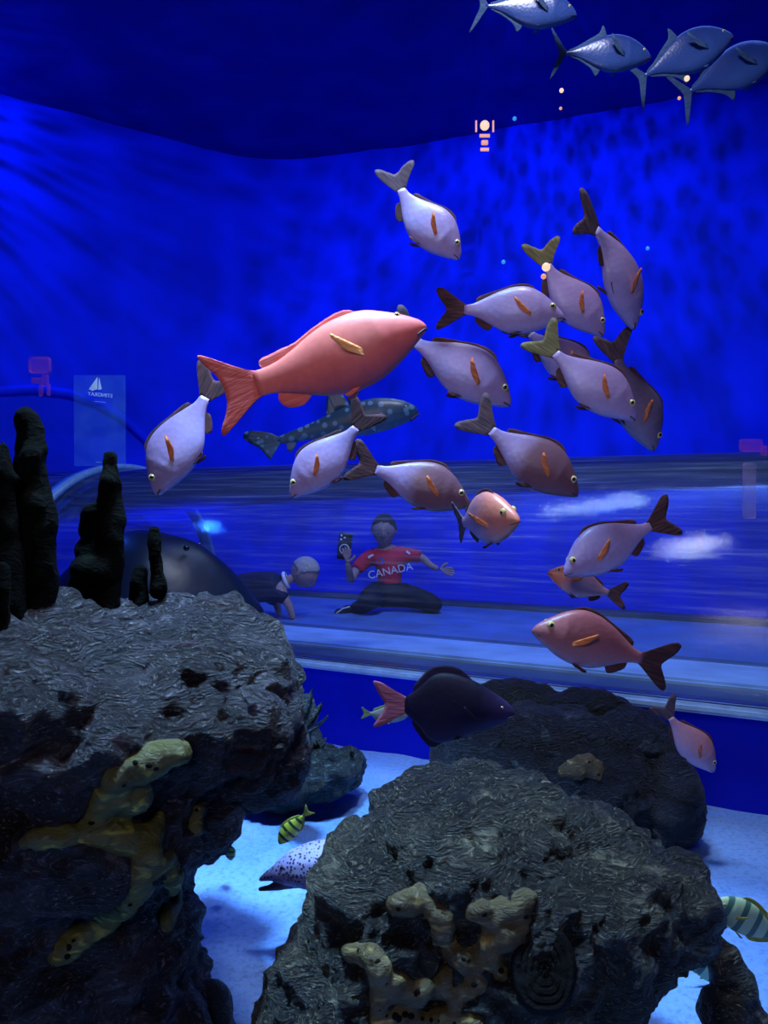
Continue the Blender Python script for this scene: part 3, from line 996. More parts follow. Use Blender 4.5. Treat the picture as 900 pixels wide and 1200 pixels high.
# ------------------------------------------------------------------ fish
SPECIES = {
    'snapper': dict(zs=1.0,
        top=[(0, -.03), (.02, .005), (.06, .04), (.14, .10), (.25, .165), (.38, .205), (.52, .20), (.68, .155), (.82, .095), (.92, .055), (1, .045)],
        bot=[(0, -.04), (.02, -.06), (.08, -.085), (.16, -.115), (.28, -.155), (.42, -.175), (.58, -.165), (.72, -.115), (.84, -.065), (.93, -.04), (1, -.035)],
        wid=[(0, .006), (.03, .028), (.12, .055), (.25, .078), (.4, .085), (.6, .068), (.8, .032), (1, .012)],
        x0=.5, x1=-.30,
        tail=[(-.35, .08), (-.43, .145), (-.50, .185), (-.54, .165), (-.51, .095), (-.445, .01), (-.475, -.05), (-.52, -.125), (-.505, -.165), (-.43, -.13), (-.35, -.07)],
        dorsal=[(.28, 0), (.22, .026), (.1, .024), (-.02, .020), (-.10, .030), (-.18, .042), (-.21, .03), (-.20, 0)],
        anal=[(-.06, 0), (-.09, .055), (-.14, .065), (-.20, .045), (-.205, 0)],
        pelvic=(.19, .11), pec=(.235, -.035, .19), eye=(.40, .042, .029), mats=('fin_dark', 'fin_tail', 'fin_orange')),
    'grouper': dict(zs=1.24,
        top=[(0, -.01), (.02, .012), (.08, .045), (.16, .08), (.3, .125), (.45, .135), (.6, .12), (.75, .085), (.88, .06), (1, .055)],
        bot=[(0, -.02), (.02, -.035), (.08, -.06), (.18, -.095), (.32, -.13), (.46, -.14), (.62, -.12), (.78, -.075), (.9, -.045), (1, -.04)],
        wid=[(0, .01), (.04, .035), (.15, .07), (.3, .09), (.5, .085), (.7, .055), (.9, .025), (1, .016)],
        x0=.5, x1=-.31,
        tail=[(-.36, .07), (-.45, .125), (-.54, .165), (-.53, .13), (-.475, .07), (-.455, .0), (-.47, -.06), (-.51, -.12), (-.50, -.145), (-.43, -.10), (-.36, -.055)],
        dorsal=[(.24, 0), (.18, .022), (.05, .018), (-.08, .02), (-.16, .035), (-.25, .04), (-.27, .02), (-.22, 0)],
        anal=[(-.08, 0), (-.13, .045), (-.2, .06), (-.23, .035), (-.22, 0)],
        pelvic=(.14, .07), pec=(.20, -.03, .15), eye=(.395, .055, .014), mats=('grouper_fin', 'grouper_fin', 'grouper_pec')),
    'trevally': dict(zs=1.35,
        top=[(0, -.02), (.02, .005), (.08, .05), (.18, .10), (.32, .135), (.46, .14), (.62, .11), (.78, .06), (.92, .02), (1, .014)],
        bot=[(0, -.03), (.03, -.05), (.1, -.075), (.22, -.11), (.36, -.135), (.5, -.135), (.66, -.095), (.8, -.045), (.93, -.016), (1, -.012)],
        wid=[(0, .006), (.04, .028), (.15, .05), (.3, .065), (.5, .06), (.7, .035), (.9, .014), (1, .008)],
        x0=.5, x1=-.36,
        tail=[(-.38, .05), (-.43, .12), (-.49, .19), (-.50, .185), (-.455, .09), (-.415, 0), (-.455, -.09), (-.50, -.185), (-.49, -.19), (-.43, -.12), (-.38, -.05)],
        dorsal=[(.06, 0), (.02, .09), (-.02, .04), (-.12, .03), (-.22, .02), (-.31, .015), (-.32, 0)],
        anal=[(.0, 0), (-.05, .075), (-.09, .035), (-.18, .025), (-.30, .015), (-.31, 0)],
        pelvic=(.18, .05), pec=(.22, -.03, .20), eye=(.42, .02, .016), mats=('trevally_fin', 'trevally_fin', 'trevally_fin')),
    'oval': dict(
        top=[(0, -.02), (.03, .03), (.1, .09), (.22, .15), (.38, .185), (.55, .175), (.72, .12), (.88, .06), (1, .04)],
        bot=[(0, -.03), (.03, -.06), (.12, -.11), (.25, -.15), (.4, -.175), (.58, -.16), (.74, -.11), (.9, -.05), (1, -.035)],
        wid=[(0, .008), (.05, .035), (.2, .06), (.4, .07), (.65, .05), (.85, .025), (1, .012)],
        x0=.5, x1=-.32,
        tail=[(-.36, .06), (-.45, .12), (-.50, .13), (-.47, .06), (-.44, .0), (-.47, -.06), (-.50, -.12), (-.45, -.11), (-.36, -.05)],
        dorsal=[(.25, 0), (.18, .04), (.0, .05), (-.14, .06), (-.24, .05), (-.24, 0)],
        anal=[(.02, 0), (-.05, .045), (-.16, .055), (-.24, .04), (-.24, 0)],
        pelvic=(.16, .08), pec=(.24, -.03, .13), eye=(.40, .03, .018), mats=('golden_fin', 'golden_fin', 'golden_fin')),
    'dark': dict(zs=1.2,
        top=[(0, -.02), (.03, .02), (.1, .06), (.25, .12), (.4, .17), (.58, .205), (.75, .19), (.88, .11), (1, .05)],
        bot=[(0, -.03), (.03, -.05), (.12, -.08), (.25, -.12), (.4, -.15), (.58, -.20), (.75, -.20), (.88, -.11), (1, -.04)],
        wid=[(0, .008), (.05, .035), (.2, .07), (.4, .08), (.65, .06), (.85, .03), (1, .014)],
        x0=.5, x1=-.28,
        tail=[(-.34, .08), (-.44, .13), (-.51, .14), (-.47, .07), (-.42, .0), (-.46, -.07), (-.50, -.13), (-.43, -.12), (-.34, -.07)],
        dorsal=[(.2, 0), (.1, .04), (-.05, .05), (-.15, .06), (-.22, .04), (-.22, 0)],
        anal=[(.0, 0), (-.08, .04), (-.16, .05), (-.22, .03), (-.22, 0)],
        pelvic=(.14, .06), pec=(.22, -.05, .13), eye=(.40, .02, .014), mats=('darkfish_fin', 'darkfish_tail', 'darkfish_fin')),
    'shark': dict(zs=1.85,
        top=[(0, 0), (.03, .02), (.12, .045), (.3, .065), (.5, .055), (.75, .03), (1, .012)],
        bot=[(0, -.005), (.03, -.02), (.12, -.035), (.3, -.045), (.5, -.04), (.75, -.022), (1, -.010)],
        wid=[(0, .006), (.03, .025), (.12, .05), (.3, .055), (.5, .045), (.75, .022), (1, .006)],
        x0=.5, x1=-.34,
        tail=[(-.36, .03), (-.42, .045), (-.49, .055), (-.52, .04), (-.49, .015), (-.45, -.005), (-.42, -.035), (-.40, -.05), (-.37, -.025)],
        dorsal=[(.12, 0), (.05, .10), (.01, .115), (.0, .06), (-.03, 0)],
        anal=[(-.22, 0), (-.26, .03), (-.29, .03), (-.29, 0)],
        pelvic=(-.02, .07), pec=(.24, -.03, .17), eye=(.43, .015, .008), mats=('shark_fin', 'shark_fin', 'shark_fin')),
}


def build_fish(name, species, body_mat, nose, tail, D, yaw=0.0, roll=0.0, bl=0.0, bv=0.0, side=1, label='', cat='fish', group=None,
               tail_mat=None, fin=None, detail=True, mouth=True, dd=0.0):
    S = SPECIES[species]
    zs = S.get('zs', 1.0)
    dx, dy = nose[0] - tail[0], -(nose[1] - tail[1])
    plen = math.hypot(dx, dy)
    ya = math.radians(yaw)
    Ln = plen * D / F / max(0.25, math.cos(ya))
    e2 = (RT * dx + UP * dy) / plen
    perp = (-RT * dy + UP * dx) / plen * side
    hx = e2 * math.cos(ya) - FW * math.sin(ya)
    up = perp
    lat = up.cross(hx)                      # fish left side
    ra = math.radians(roll)
    if roll:
        q = Quaternion(hx, ra)
        up = q @ up
        lat = up.cross(hx)
    root = empty(name, at((nose[0] + tail[0]) / 2, (nose[1] + tail[1]) / 2, D))
    mt = Matrix((hx, lat, up)).transposed()
    root.rotation_euler = mt.to_euler()
    tag(root, label, cat, group)

    def warp(p):
        x, y, z = p
        z *= zs
        xs = 0.12
        if x < xs:
            d = xs - x
            if abs(bl) > 1e-4:
                th = bl * d
                x2 = xs - math.sin(th) / bl
                y2 = (1 - math.cos(th)) / bl
                x, y = x2 + y * math.sin(th), y2 + y * math.cos(th)
                d = xs - x
            if abs(bv) > 1e-4:
                th = bv * d
                x2 = xs - math.sin(th) / bv
                z2 = (1 - math.cos(th)) / bv
                x, z = x2 + z * math.sin(th), z2 + z * math.cos(th)
        return Vector((x, y, z)) * Ln

    bmat = M[body_mat]
    fm, tm, pm = (M[k] for k in S['mats'])
    if tail_mat:
        tm = M[tail_mat]
    if fin:
        fm = M[fin]
    x0, x1 = S['x0'], S['x1']
    # body
    bm = bmesh.new()
    ns, nr = 34, 24
    rings = []
    for i in range(ns + 1):
        s = (i / ns) ** 1.25
        x = x0 + (x1 - x0) * s
        t, b_, w_ = smooth_tab(S['top'], s), smooth_tab(S['bot'], s), smooth_tab(S['wid'], s)
        if 0.24 < s < 0.29:
            w_ *= 1.05
        zc = (t + b_) / 2
        hh = (t - b_) / 2
        ring = []
        for k in range(nr):
            a = 2 * PI * k / nr
            ca, sa = math.cos(a), math.sin(a)
            yy = w_ * math.copysign(abs(ca) ** 0.9, ca)
            zz = zc + hh * math.copysign(abs(sa) ** 1.05, sa)
            ring.append(bm.verts.new(warp((x, yy, zz))))
        rings.append(ring)
    for r0, r1 in zip(rings, rings[1:]):
        for k in range(nr):
            bm.faces.new((r0[k], r1[k], r1[(k + 1) % nr], r0[(k + 1) % nr]))
    bm.faces.new(rings[0])
    bm.faces.new(rings[-1][::-1])
    body = link('body', bm, bmat, root)

    def s_of(x):
        return (x - x0) / (x1 - x0)

    def sheet(pname, roots, tips, mat, yo=None, th=0.006, nv=4):
        """a fin: a thin tapering sheet between a root line and a margin"""
        bm = bmesh.new()
        n = len(roots)
        rows = [[], []]
        for sgn in (0, 1):
            for i in range(n):
                col = []
                for j in range(nv + 1):
                    v = j / nv
                    p = Vector(roots[i]).lerp(Vector(tips[i]), v)
                    t_ = th * (1 - 0.8 * v) * (0.15 if i in (0, n - 1) else 1)
                    rp = 0.002 * math.sin(i * 2.4) * v
                    q = Vector((p.x, p.y + (t_ if sgn else -t_) * 0.5 + rp, p.z))
                    col.append(bm.verts.new(warp(q)))
                rows[sgn].append(col)
        for sgn in (0, 1):
            for i in range(n - 1):
                for j in range(nv):
                    bm.faces.new((rows[sgn][i][j], rows[sgn][i + 1][j], rows[sgn][i + 1][j + 1], rows[sgn][i][j + 1]))
        for i in range(n - 1):
            bm.faces.new((rows[0][i][nv], rows[0][i + 1][nv], rows[1][i + 1][nv], rows[1][i][nv]))
            bm.faces.new((rows[0][i][0], rows[0][i + 1][0], rows[1][i + 1][0], rows[1][i][0]))
        for i in (0, n - 1):
            for j in range(nv):
                bm.faces.new((rows[0][i][j], rows[0][i][j + 1], rows[1][i][j + 1], rows[1][i][j]))
        return link(pname, bm, mat, root)

    def dense(pts, m=3):
        out = []
        for i in range(len(pts) - 1):
            p0 = pts[max(i - 1, 0)]; p1 = pts[i]; p2 = pts[i + 1]; p3 = pts[min(i + 2, len(pts) - 1)]
            for k in range(m):
                t = k / m
                out.append(tuple(0.5 * (2 * b1 + (c1 - a1) * t + (2 * a1 - 5 * b1 + 4 * c1 - d1) * t * t + (3 * b1 - a1 - 3 * c1 + d1) * t ** 3)
                                 for a1, b1, c1, d1 in zip(p0, p1, p2, p3)))
        out.append(tuple(pts[-1]))
        return out

    tl = dense(S['tail'])
    zt, zb = interp(S['top'], 1), interp(S['bot'], 1)
    n = len(tl)
    roots = [(x1 + 0.02, 0, zt + (zb - zt) * i / (n - 1)) for i in range(n)]
    sheet('tail_fin', roots, [(x, 0, z) for x, z in tl], tm, th=0.014, nv=6)
    dl = dense(S['dorsal'])
    roots = [(x if h_ < .001 else x + min(.03, h_ * .5), 0, smooth_tab(S['top'], s_of(x)) - .012) for x, h_ in dl]
    sheet('dorsal_fin', roots, [(x, 0, smooth_tab(S['top'], s_of(x)) + max(h_, -.01) - .004) for x, h_ in dl], fm)
    al = dense(S['anal'])
    roots = [(x if h_ < .001 else x + min(.03, h_ * .5), 0, smooth_tab(S['bot'], s_of(x)) + .012) for x, h_ in al]
    sheet('anal_fin', roots, [(x, 0, smooth_tab(S['bot'], s_of(x)) - max(h_, -.01) + .004) for x, h_ in al], fm)
    if detail:
        px_, pl_ = S['pelvic']
        zb_ = smooth_tab(S['bot'], s_of(px_))
        ex, ez, er = S['eye']
        fx, fz, fl = S['pec']
        for sg in (1, -1):
            rts, tps = [], []
            for i in range(7):
                t = i / 6
                rts.append((px_ - .035 * t, sg * .022, zb_ + .014))
                a = math.radians(-62 + 30 * t - 90 + 90)
                r = pl_ * (0.55 + 0.45 * math.sin(PI * (0.25 + 0.6 * t)))
                tps.append((px_ - .035 * t - r * math.sin(math.radians(58 + 12 * t)), sg * (.03 + .03), zb_ + .014 - r * math.cos(math.radians(58 + 12 * t)) * .75))
            sheet('pelvic_fin', rts, tps, fm, nv=3)
            wf = smooth_tab(S['wid'], s_of(fx)) * 0.97
            rts, tps = [], []
            for i in range(9):
                t = i / 8
                rts.append((fx - .006 * t, sg * wf, fz + .014 - .030 * t))
                r = fl * (0.92 - 0.55 * t) * (1.08 if 0.05 < t < 0.3 else 1)
                a = math.radians(40 - 34 * t)
                tps.append((fx - r * math.cos(a), sg * (wf + r * 0.30), fz + r * math.sin(a) + .01))
            sheet('pectoral_fin', rts, tps, pm, th=.003, nv=4)
            # eye
            we = smooth_tab(S['wid'], s_of(ex))
            t_, b_ = smooth_tab(S['top'], s_of(ex)), smooth_tab(S['bot'], s_of(ex))
            zc, hh = (t_ + b_) / 2, (t_ - b_) / 2
            yy = we * math.sqrt(max(0.05, 1 - ((ez - zc) / hh) ** 2))
            c = warp((ex, sg * yy * 0.86, ez))
            bm = bmesh.new()
            bmesh.ops.create_uvsphere(bm, u_segments=16, v_segments=10, radius=er * Ln, matrix=Matrix.Translation(c) @ Matrix.Diagonal((1, .75, 1, 1)))
            eye = link('eye', bm, M['eye'], root)
            bm = bmesh.new()
            c2 = warp((ex, sg * (yy * 0.86 + er * 0.36), ez))
            bmesh.ops.create_uvsphere(bm, u_segments=12, v_segments=8, radius=er * Ln * .62, matrix=Matrix.Translation(c2) @ Matrix.Diagonal((1, .75, 1, 1)))
            link('pupil', bm, M['pupil'], eye)
        if mouth:
            # mouth line round the snout
            pts = []
            for k in range(-6, 7):
                s = 0.005 + 0.065 * abs(k) / 6
                wv = smooth_tab(S['wid'], s)
                zz = (smooth_tab(S['top'], s) + smooth_tab(S['bot'], s)) / 2 - .012 - .02 * abs(k) / 6
                pts.append(warp((x0 + (x1 - x0) * s + .002, math.copysign(wv * .98, k) if k else 0, zz)))
            link('mouth', tube_bm(pts, 0.004 * Ln, 6), M['mouth'], root)
    return root


SG = 'lavender and rosy snappers schooling in the middle of the tank'


def snap(mat, nose, tail, D, label, **kw):
    return build_fish('snapper', 'snapper', mat, nose, tail, D, label=label, cat='fish', group=SG, **kw)


snap('snapper', (541, 302), (440, 210), 2.3, 'pale lavender snapper diving right, topmost above the coral red grouper', bv=1.0, yaw=5)
snap('snapper', (754, 378), (690, 240), 2.35, 'snapper turned belly-on at upper right, diving with an orange fin sticking out', bv=-1.2, roll=-30, yaw=-18)
snap('snapper', (710, 390), (612, 300), 2.45, 'snapper with yellow-green tail behind the level one, snout by a dark tail', bv=1.0, tail_mat='fin_tail_yellow')
snap('snapper', (659, 370), (516, 360), 2.3, 'snapper swimming almost level to the right with a dark forked tail', yaw=8, tail_mat='fin_dark_tail')
snap('snapper', (601, 470), (458, 385), 2.35, 'pale snapper whose tail is hidden behind the red grouper head')
snap('snapper', (702, 452), (598, 380), 2.5, 'pale snapper mostly hidden behind another snapper with a green-tipped tail', bv=.3)
snap('snapper', (746, 488), (622, 402), 2.15, 'large snapper with green-tipped tail in front of two others', bv=.5, tail_mat='fin_tail_yellow', yaw=4)
snap('snapper_dusk', (776, 524), (700, 402), 2.45, 'dusky grey snapper diving steeply at the right of the school', bv=.5, yaw=-12, roll=-8)
snap('snapper', (181, 578), (255, 437), 2.25, 'snapper diving left below the tail of the red grouper', side=-1, tail_mat='fin_dark_tail', yaw=6)
snap('snapper', (338, 579), (443, 488), 2.25, 'snapper diving left in front of the spotted shark', side=-1, bv=.5, tail_mat='fin_dark_tail')
snap('snapper_half', (552, 588), (412, 543), 2.3, 'snapper with dark brownish head and shoulders behind the face-on snapper', bv=.1, tail_mat='fin_dark_tail')
snap('snapper_half', (680, 576), (545, 493), 2.3, 'snapper with brownish front half pointing down right above the tunnel', bv=.4)
snap('snapper_face', (594, 604), (529, 618), 2.05, 'rosy snapper turned face-on with thick lips, above the person in red', yaw=65, bl=.5)
snap('snapper', (657, 668), (791, 605), 2.2, 'pale snapper heading left above the tunnel, snout over a smaller one', side=-1, tail_mat='fin_dark_tail', yaw=6)
snap('snapper_face', (643, 668), (730, 706), 2.35, 'small snapper with an orange snout and a dark belly below a pale one', side=-1, tail_mat='fin_dark_tail', roll=10, bv=.4)
snap('snapper_red', (624, 732), (786, 784), 2.0, 'dull red snapper heading left across the tunnel edge', side=-1, tail_mat='fin_dark_tail', yaw=4)
snap('snapper_rosy', (839, 902), (768, 830), 2.35, 'lone rosy snapper at lower right by the blue base wall', bv=.5)

build_fish('grouper', 'grouper', 'grouper', (497, 379), (256, 476), 2.0, label='large coral red grouper with forked tail, biggest fish of the school', cat='fish', bv=.25, yaw=3)
build_fish('dark_fish', 'dark', 'darkfish', (603, 832), (438, 826), 2.2, label='blackish purple fish with a reddish tail under the tunnel edge', cat='fish')
build_fish('grey_fish', 'oval', 'grey_fish', (478, 838), (423, 836), 2.5, label='small grey yellowish fish half hidden by the dark fish tail', cat='fish', fin='grey_fin', tail_mat='grey_fin')
TG = 'silver trevallies under the water surface'
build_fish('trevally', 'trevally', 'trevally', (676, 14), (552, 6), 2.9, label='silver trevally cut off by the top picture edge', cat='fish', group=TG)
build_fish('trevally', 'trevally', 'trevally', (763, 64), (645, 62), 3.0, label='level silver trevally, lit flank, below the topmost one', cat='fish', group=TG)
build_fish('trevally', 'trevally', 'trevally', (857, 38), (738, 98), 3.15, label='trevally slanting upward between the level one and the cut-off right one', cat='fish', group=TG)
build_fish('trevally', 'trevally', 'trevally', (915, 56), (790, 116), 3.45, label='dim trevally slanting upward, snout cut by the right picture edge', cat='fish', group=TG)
build_fish('zebra_shark', 'shark', 'shark', (490, 480), (292, 522), 3.3, label='mottled blue grey shark behind the red grouper belly', cat='shark', bv=-.1)
GG = 'small barred yellow fish over the sand'
build_fish('golden_fish', 'oval', 'golden', (326, 988), (364, 948), 1.95, label='small yellow black-barred fish over the sand left of the moray', cat='fish', group=GG, side=-1)
build_fish('golden_fish', 'oval', 'golden', (268, 1012), (272, 982), 2.1, label='tiny barred fish by the left rock edge, lower of two', cat='fish', group=GG, side=-1, yaw=-30)
build_fish('golden_fish', 'oval', 'golden', (263, 982), (270, 955), 2.2, label='tiny barred fish by the left rock edge, upper of two', cat='fish', group=GG, side=-1, yaw=-35)
build_fish('barred_fish', 'oval', 'palebar', (836, 1055), (930, 1110), 1.6, label='pale green fish with dark bars cut off by the right picture edge', cat='fish', side=-1)
build_fish('barred_fish', 'oval', 'palebar', (845, 1150), (798, 1116), 1.75, label='pale barred fish half hidden between centre rock and knobbly sponge', cat='fish')

# spotted moray looking out from behind the centre rock
mr_ = empty('moray', at(345, 1020, 1.9))
tag(mr_, 'spotted purple moray with open mouth behind the centre rock', 'moray')


def local(root, p):
    return p - root.location


D_ = 1.9
chain = [(306, 1030, 3.5), (320, 1024, 8), (334, 1021, 15), (350, 1016, 22), (372, 1014, 28), (400, 1012, 31), (440, 1014, 32), (500, 1024, 31)]
me = roughen(blob_mesh([(local(mr_, at(x0 + (x1 - x0) * k / 5, y0 + (y1 - y0) * k / 5, D_)), (((r0 + (r1 - r0) * k / 5) * D_ / F),) * 3)
                        for (x0, y0, r0), (x1, y1, r1) in zip(chain, chain[1:]) for k in range(6)], 0.005, 2), [(20, .0015, 'f')], 1, 4)
link('body', me, M['moray'], mr_)
ch2 = [(305, 1042, 3), (318, 1040, 4.5), (335, 1033, 9), (352, 1028, 12)]
me = roughen(blob_mesh([(local(mr_, at(x0 + (x1 - x0) * k / 4, y0 + (y1 - y0) * k / 4, D_)), (((r0 + (r1 - r0) * k / 4) * D_ / F),) * 3)
                        for (x0, y0, r0), (x1, y1, r1) in zip(ch2, ch2[1:]) for k in range(5)], 0.004, 2), [(20, .001, 'f')], 1, 3)
link('lower_jaw', me, M['moray_dark'], mr_)
for sg in (-1, 1):
    bm = bmesh.new()
    bmesh.ops.create_uvsphere(bm, u_segments=12, v_segments=8, radius=.0055, matrix=Matrix.Translation(local(mr_, at(330, 1017, D_ + sg * .026))))
    link('eye', bm, M['pupil'], mr_)

# big dark ray lying against the tunnel behind the pillars
rr_ = empty('stingray', at(180, 706, 3.1))
tag(rr_, 'large dark glossy ray swimming before the tunnel behind the pillars', 'ray')
bm = bmesh.new()
rings = []
nr, ns = 14, 48
for i in range(nr + 1):
    t = i / nr
    ring = []
    for k in range(ns):
        a = 2 * PI * k / ns
        ex = 0.36 + 0.10 * max(0, math.cos(a)) ** 6 + 0.12 * max(0, -math.cos(a)) ** 4
        x = math.cos(a) * ex * t
        y = math.sin(a) * 0.30 * t
        z = 0.30 * (1 - t ** 2.2) * (1 + .08 * noise.noise(Vector((x * 5, y * 5, 1)))) - 0.03 * t * max(0, math.cos(a))
        ring.append(bm.verts.new((x, y, z)))
    rings.append(ring)
for r0, r1 in zip(rings, rings[1:]):
    for k in range(ns):
        bm.faces.new((r0[k], r0[(k + 1) % ns], r1[(k + 1) % ns], r1[k]))
lo = [bm.verts.new(v.co + Vector((0, 0, -0.02))) for v in rings[-1]]
for k in range(ns):
    bm.faces.new((rings[-1][k], rings[-1][(k + 1) % ns], lo[(k + 1) % ns], lo[k]))
bm.faces.new(lo)
bmesh.ops.remove_doubles(bm, verts=bm.verts, dist=1e-4)
link('body_disc', bm, M['ray'], rr_)
link('wing_tip', tube_bm([(.33, -.02, .035), (.39, -.03, .0), (.43, -.03, -.035)], [.02, .012, .003], 8), M['kerb_light'], rr_)['label'] = 'pale wing tip'


for sx_ in (-1, 1):
    bm = bmesh.new()
    bmesh.ops.create_uvsphere(bm, u_segments=14, v_segments=8, radius=.012, matrix=Matrix.Translation((.17, sx_ * .10 - .02, .235)))
    link('eye', bm, M['pupil'], rr_)
link('tail', tube_bm([(-.42, 0, .02), (-.55, .03, .0), (-.72, .07, -.03), (-.95, .08, -.05)], [.03, .018, .010, .004], 10), M['ray'], rr_)

# ------------------------------------------------------------------ people in the tunnel
def hand(root, wrist, palm_dir, side_dir, size, mat, curl=0.3, thumb_side=1, body=None):
    """palm and five bent fingers as (pts, edges, radii) appended to a body skeleton"""
    pts, eds, rad = body
    d = palm_dir.normalized()
    s = (side_dir - d * side_dir.dot(d)).normalized()
    nrm = d.cross(s)
    wi = len(pts)
    out = []
    for k, (off, ln) in enumerate(((-.33, .42), (-.11, .5), (.11, .47), (.33, .36))):
        b0 = wrist + d * size * .5 + s * off * size * .5
        b1 = b0 + (d + s * off * .4).normalized() * size * ln * .5
        b2 = b1 + (d + nrm * curl + s * off * .4).normalized() * size * ln * .5
        out.append(([wrist + d * size * .2, b0, b1, b2], [.011, .0095, .0085, .007]))
    tb = wrist + d * size * .2 + s * thumb_side * size * .2
    out.append(([wrist + d * size * .12, tb, tb + (d * .7 + s * thumb_side).normalized() * size * .22, tb + (d * .9 + s * thumb_side * .8).normalized() * size * .38], [.012, .011, .0095, .008]))
    return out


def head_mesh(c, hh, face, up):
    """a head of height hh round centre c, looking along face, with brow, nose, lips, chin and ears"""
    face = face.normalized()
    up = (up - face * up.dot(face)).normalized()
    rt = face.cross(up)
    bm = bmesh.new()
    bmesh.ops.create_icosphere(bm, subdivisions=4, radius=1.0)
    for v in bm.verts:
        x, y, z = v.co                       # x right, y forward, z up
        sx, sy, sz = .37, .46, .5
        if z < 0:
            sx *= 1 - .30 * z * z
            sx *= 1 - .12 * abs(z)
        yy = y
        dn = 0.0
        if y > 0:
            dn += .10 * math.exp(-((x / .13) ** 2 + ((z + .12) / .17) ** 2))      # nose
            dn -= .035 * math.exp(-(((abs(x) - .34) / .16) ** 2 + ((z - .02) / .10) ** 2))  # eye sockets
            dn += .03 * math.exp(-((x / .28) ** 2 + ((z + .50) / .06) ** 2))      # lips
            dn += .03 * math.exp(-((x / .4) ** 2 + ((z - .22) / .1) ** 2))        # brow
        p = rt * (x * sx) + face * (yy * sy + dn) + up * (z * sz)
        v.co = c + p * hh
    for sg in (-1, 1):
        mt = Matrix.Translation(c + rt * sg * hh * .37 - face * hh * .02) @ Matrix((rt, face, up)).transposed().to_4x4() @ Matrix.Diagonal((.04 * hh, .075 * hh, .12 * hh, 1))
        bmesh.ops.create_icosphere(bm, subdivisions=2, radius=1.0, matrix=mt)
    return bm, rt, up, face


def face_bits(root, c, hh, rt, up, face):
    for sg in (-1, 1):
        bm = bmesh.new()
        bmesh.ops.create_uvsphere(bm, u_segments=12, v_segments=8, radius=.038 * hh, matrix=Matrix.Translation(c + rt * sg * hh * .14 + face * hh * .405 + up * hh * .01))
        e = link('eye', bm, M['print'], root)
        bm = bmesh.new()
        bmesh.ops.create_uvsphere(bm, u_segments=10, v_segments=6, radius=.024 * hh, matrix=Matrix.Translation(c + rt * sg * hh * .14 + face * hh * .436 + up * hh * .01))
        link('iris', bm, M['hair_dark'], e)
    link('mouth', tube_bm([c + rt * hh * k * .03 + face * hh * (.425 - .012 * abs(k)) - up * hh * (.25 - .006 * abs(k)) for k in range(-3, 4)], .008 * hh, 6), M['mouth'], root)


def hair_mesh(c, hh, rt, up, face, low=-.1, thick=1.07):
    bm = bmesh.new()
    bmesh.ops.create_icosphere(bm, subdivisions=4, radius=1.0)
    kill = [v for v in bm.verts if v.co.z < (low if v.co.y < 0.15 else low + (v.co.y - .15) * .85 + .15)]
    bmesh.ops.delete(bm, geom=kill, context='VERTS')
    for v in bm.verts:
        x, y, z = v.co
        n_ = 1 + .03 * noise.noise(Vector((x * 7, y * 7, z * 7)))
        v.co = c + (rt * x * .375 + face * y * .465 + up * z * .505) * hh * thick * n_
    geo = bmesh.ops.extrude_face_region(bm, geom=bm.faces[:])
    for v in [g_ for g_ in geo['geom'] if isinstance(g_, bmesh.types.BMVert)]:
        v.co = c + (v.co - c) * 0.94
    return bm


def skel(parts):
    """merge chains [(pts, radii)] that start at an existing point index or None"""
    pts, eds, rad = [], [], []
    for start, chain, rr in parts:
        prev = start
        for p, r in zip(chain, rr):
            pts.append(p)
            rad.append(r)
            if prev is not None:
                eds.append((prev, len(pts) - 1))
            prev = len(pts) - 1
    return pts, eds, rad


DP = 5.05
A = lambda x, y, d=0.0: at(x, y, DP + d)
pe = empty('person', A(455, 722))
PL = pe.location.copy()
def R_(p):
    return p - PL
tag(pe, 'person in red jersey kneeling in the tunnel, one arm out, holding up a phone', 'person')
# continuous body: pelvis, chest, neck, both arms
base = [(None, [A(456, 690), A(457, 668), A(455, 650), A(452, 640), A(451, 632)], [.085, .085, .075, .046, .046]),
        (2, [A(432, 652), A(417, 668, -.05), A(411, 680, -.15), A(409, 670, -.25), A(407, 658, -.30)], [.040, .034, .030, .025, .020]),
        (2, [A(478, 650), A(495, 653, -.02), A(505, 663, -.05), A(514, 667, -.08)], [.040, .030, .024, .018])]
pts, eds, rad = skel([(s, [R_(p) for p in c], r) for s, c, r in base])
body = link('body', skin_mesh(pts, eds, rad), M['skin'], pe)
hm, rt_, up_, fc_ = head_mesh(R_(A(450, 622, -.02)), .22, Vector((-.05, -1, -.12)), Vector((0, 0, 1)))
link('head', hm, M['skin'], pe)
face_bits(pe, R_(A(450, 622, -.02)), .22, rt_, up_, fc_)
link('hair', hair_mesh(R_(A(450, 622, -.02)), .22, rt_, up_, fc_), M['hair_dark'], pe)
for w_, d_, s_, nm in ((A(514, 667, -.08), A(534, 671, -.10) - A(514, 667, -.08), Vector((0, 0.15, 1)), 1), (A(407, 661, -.30), Vector((-.05, -.05, 1)), Vector((1, 0, 0)), 1)):
    fs = hand(None, R_(w_), d_, s_, .115, None, curl=.25, thumb_side=nm, body=([], [], []))
    allp, alle, allr = [R_(w_)], [], [.016]
    for cp, cr in fs:
        pr_ = 0
        for p, r in zip(cp, cr):
            allp.append(p); allr.append(r * .95)
            alle.append((pr_, len(allp) - 1))
            pr_ = len(allp) - 1
    link('hand', skin_mesh(allp, alle, allr, 2), M['skin'], pe)
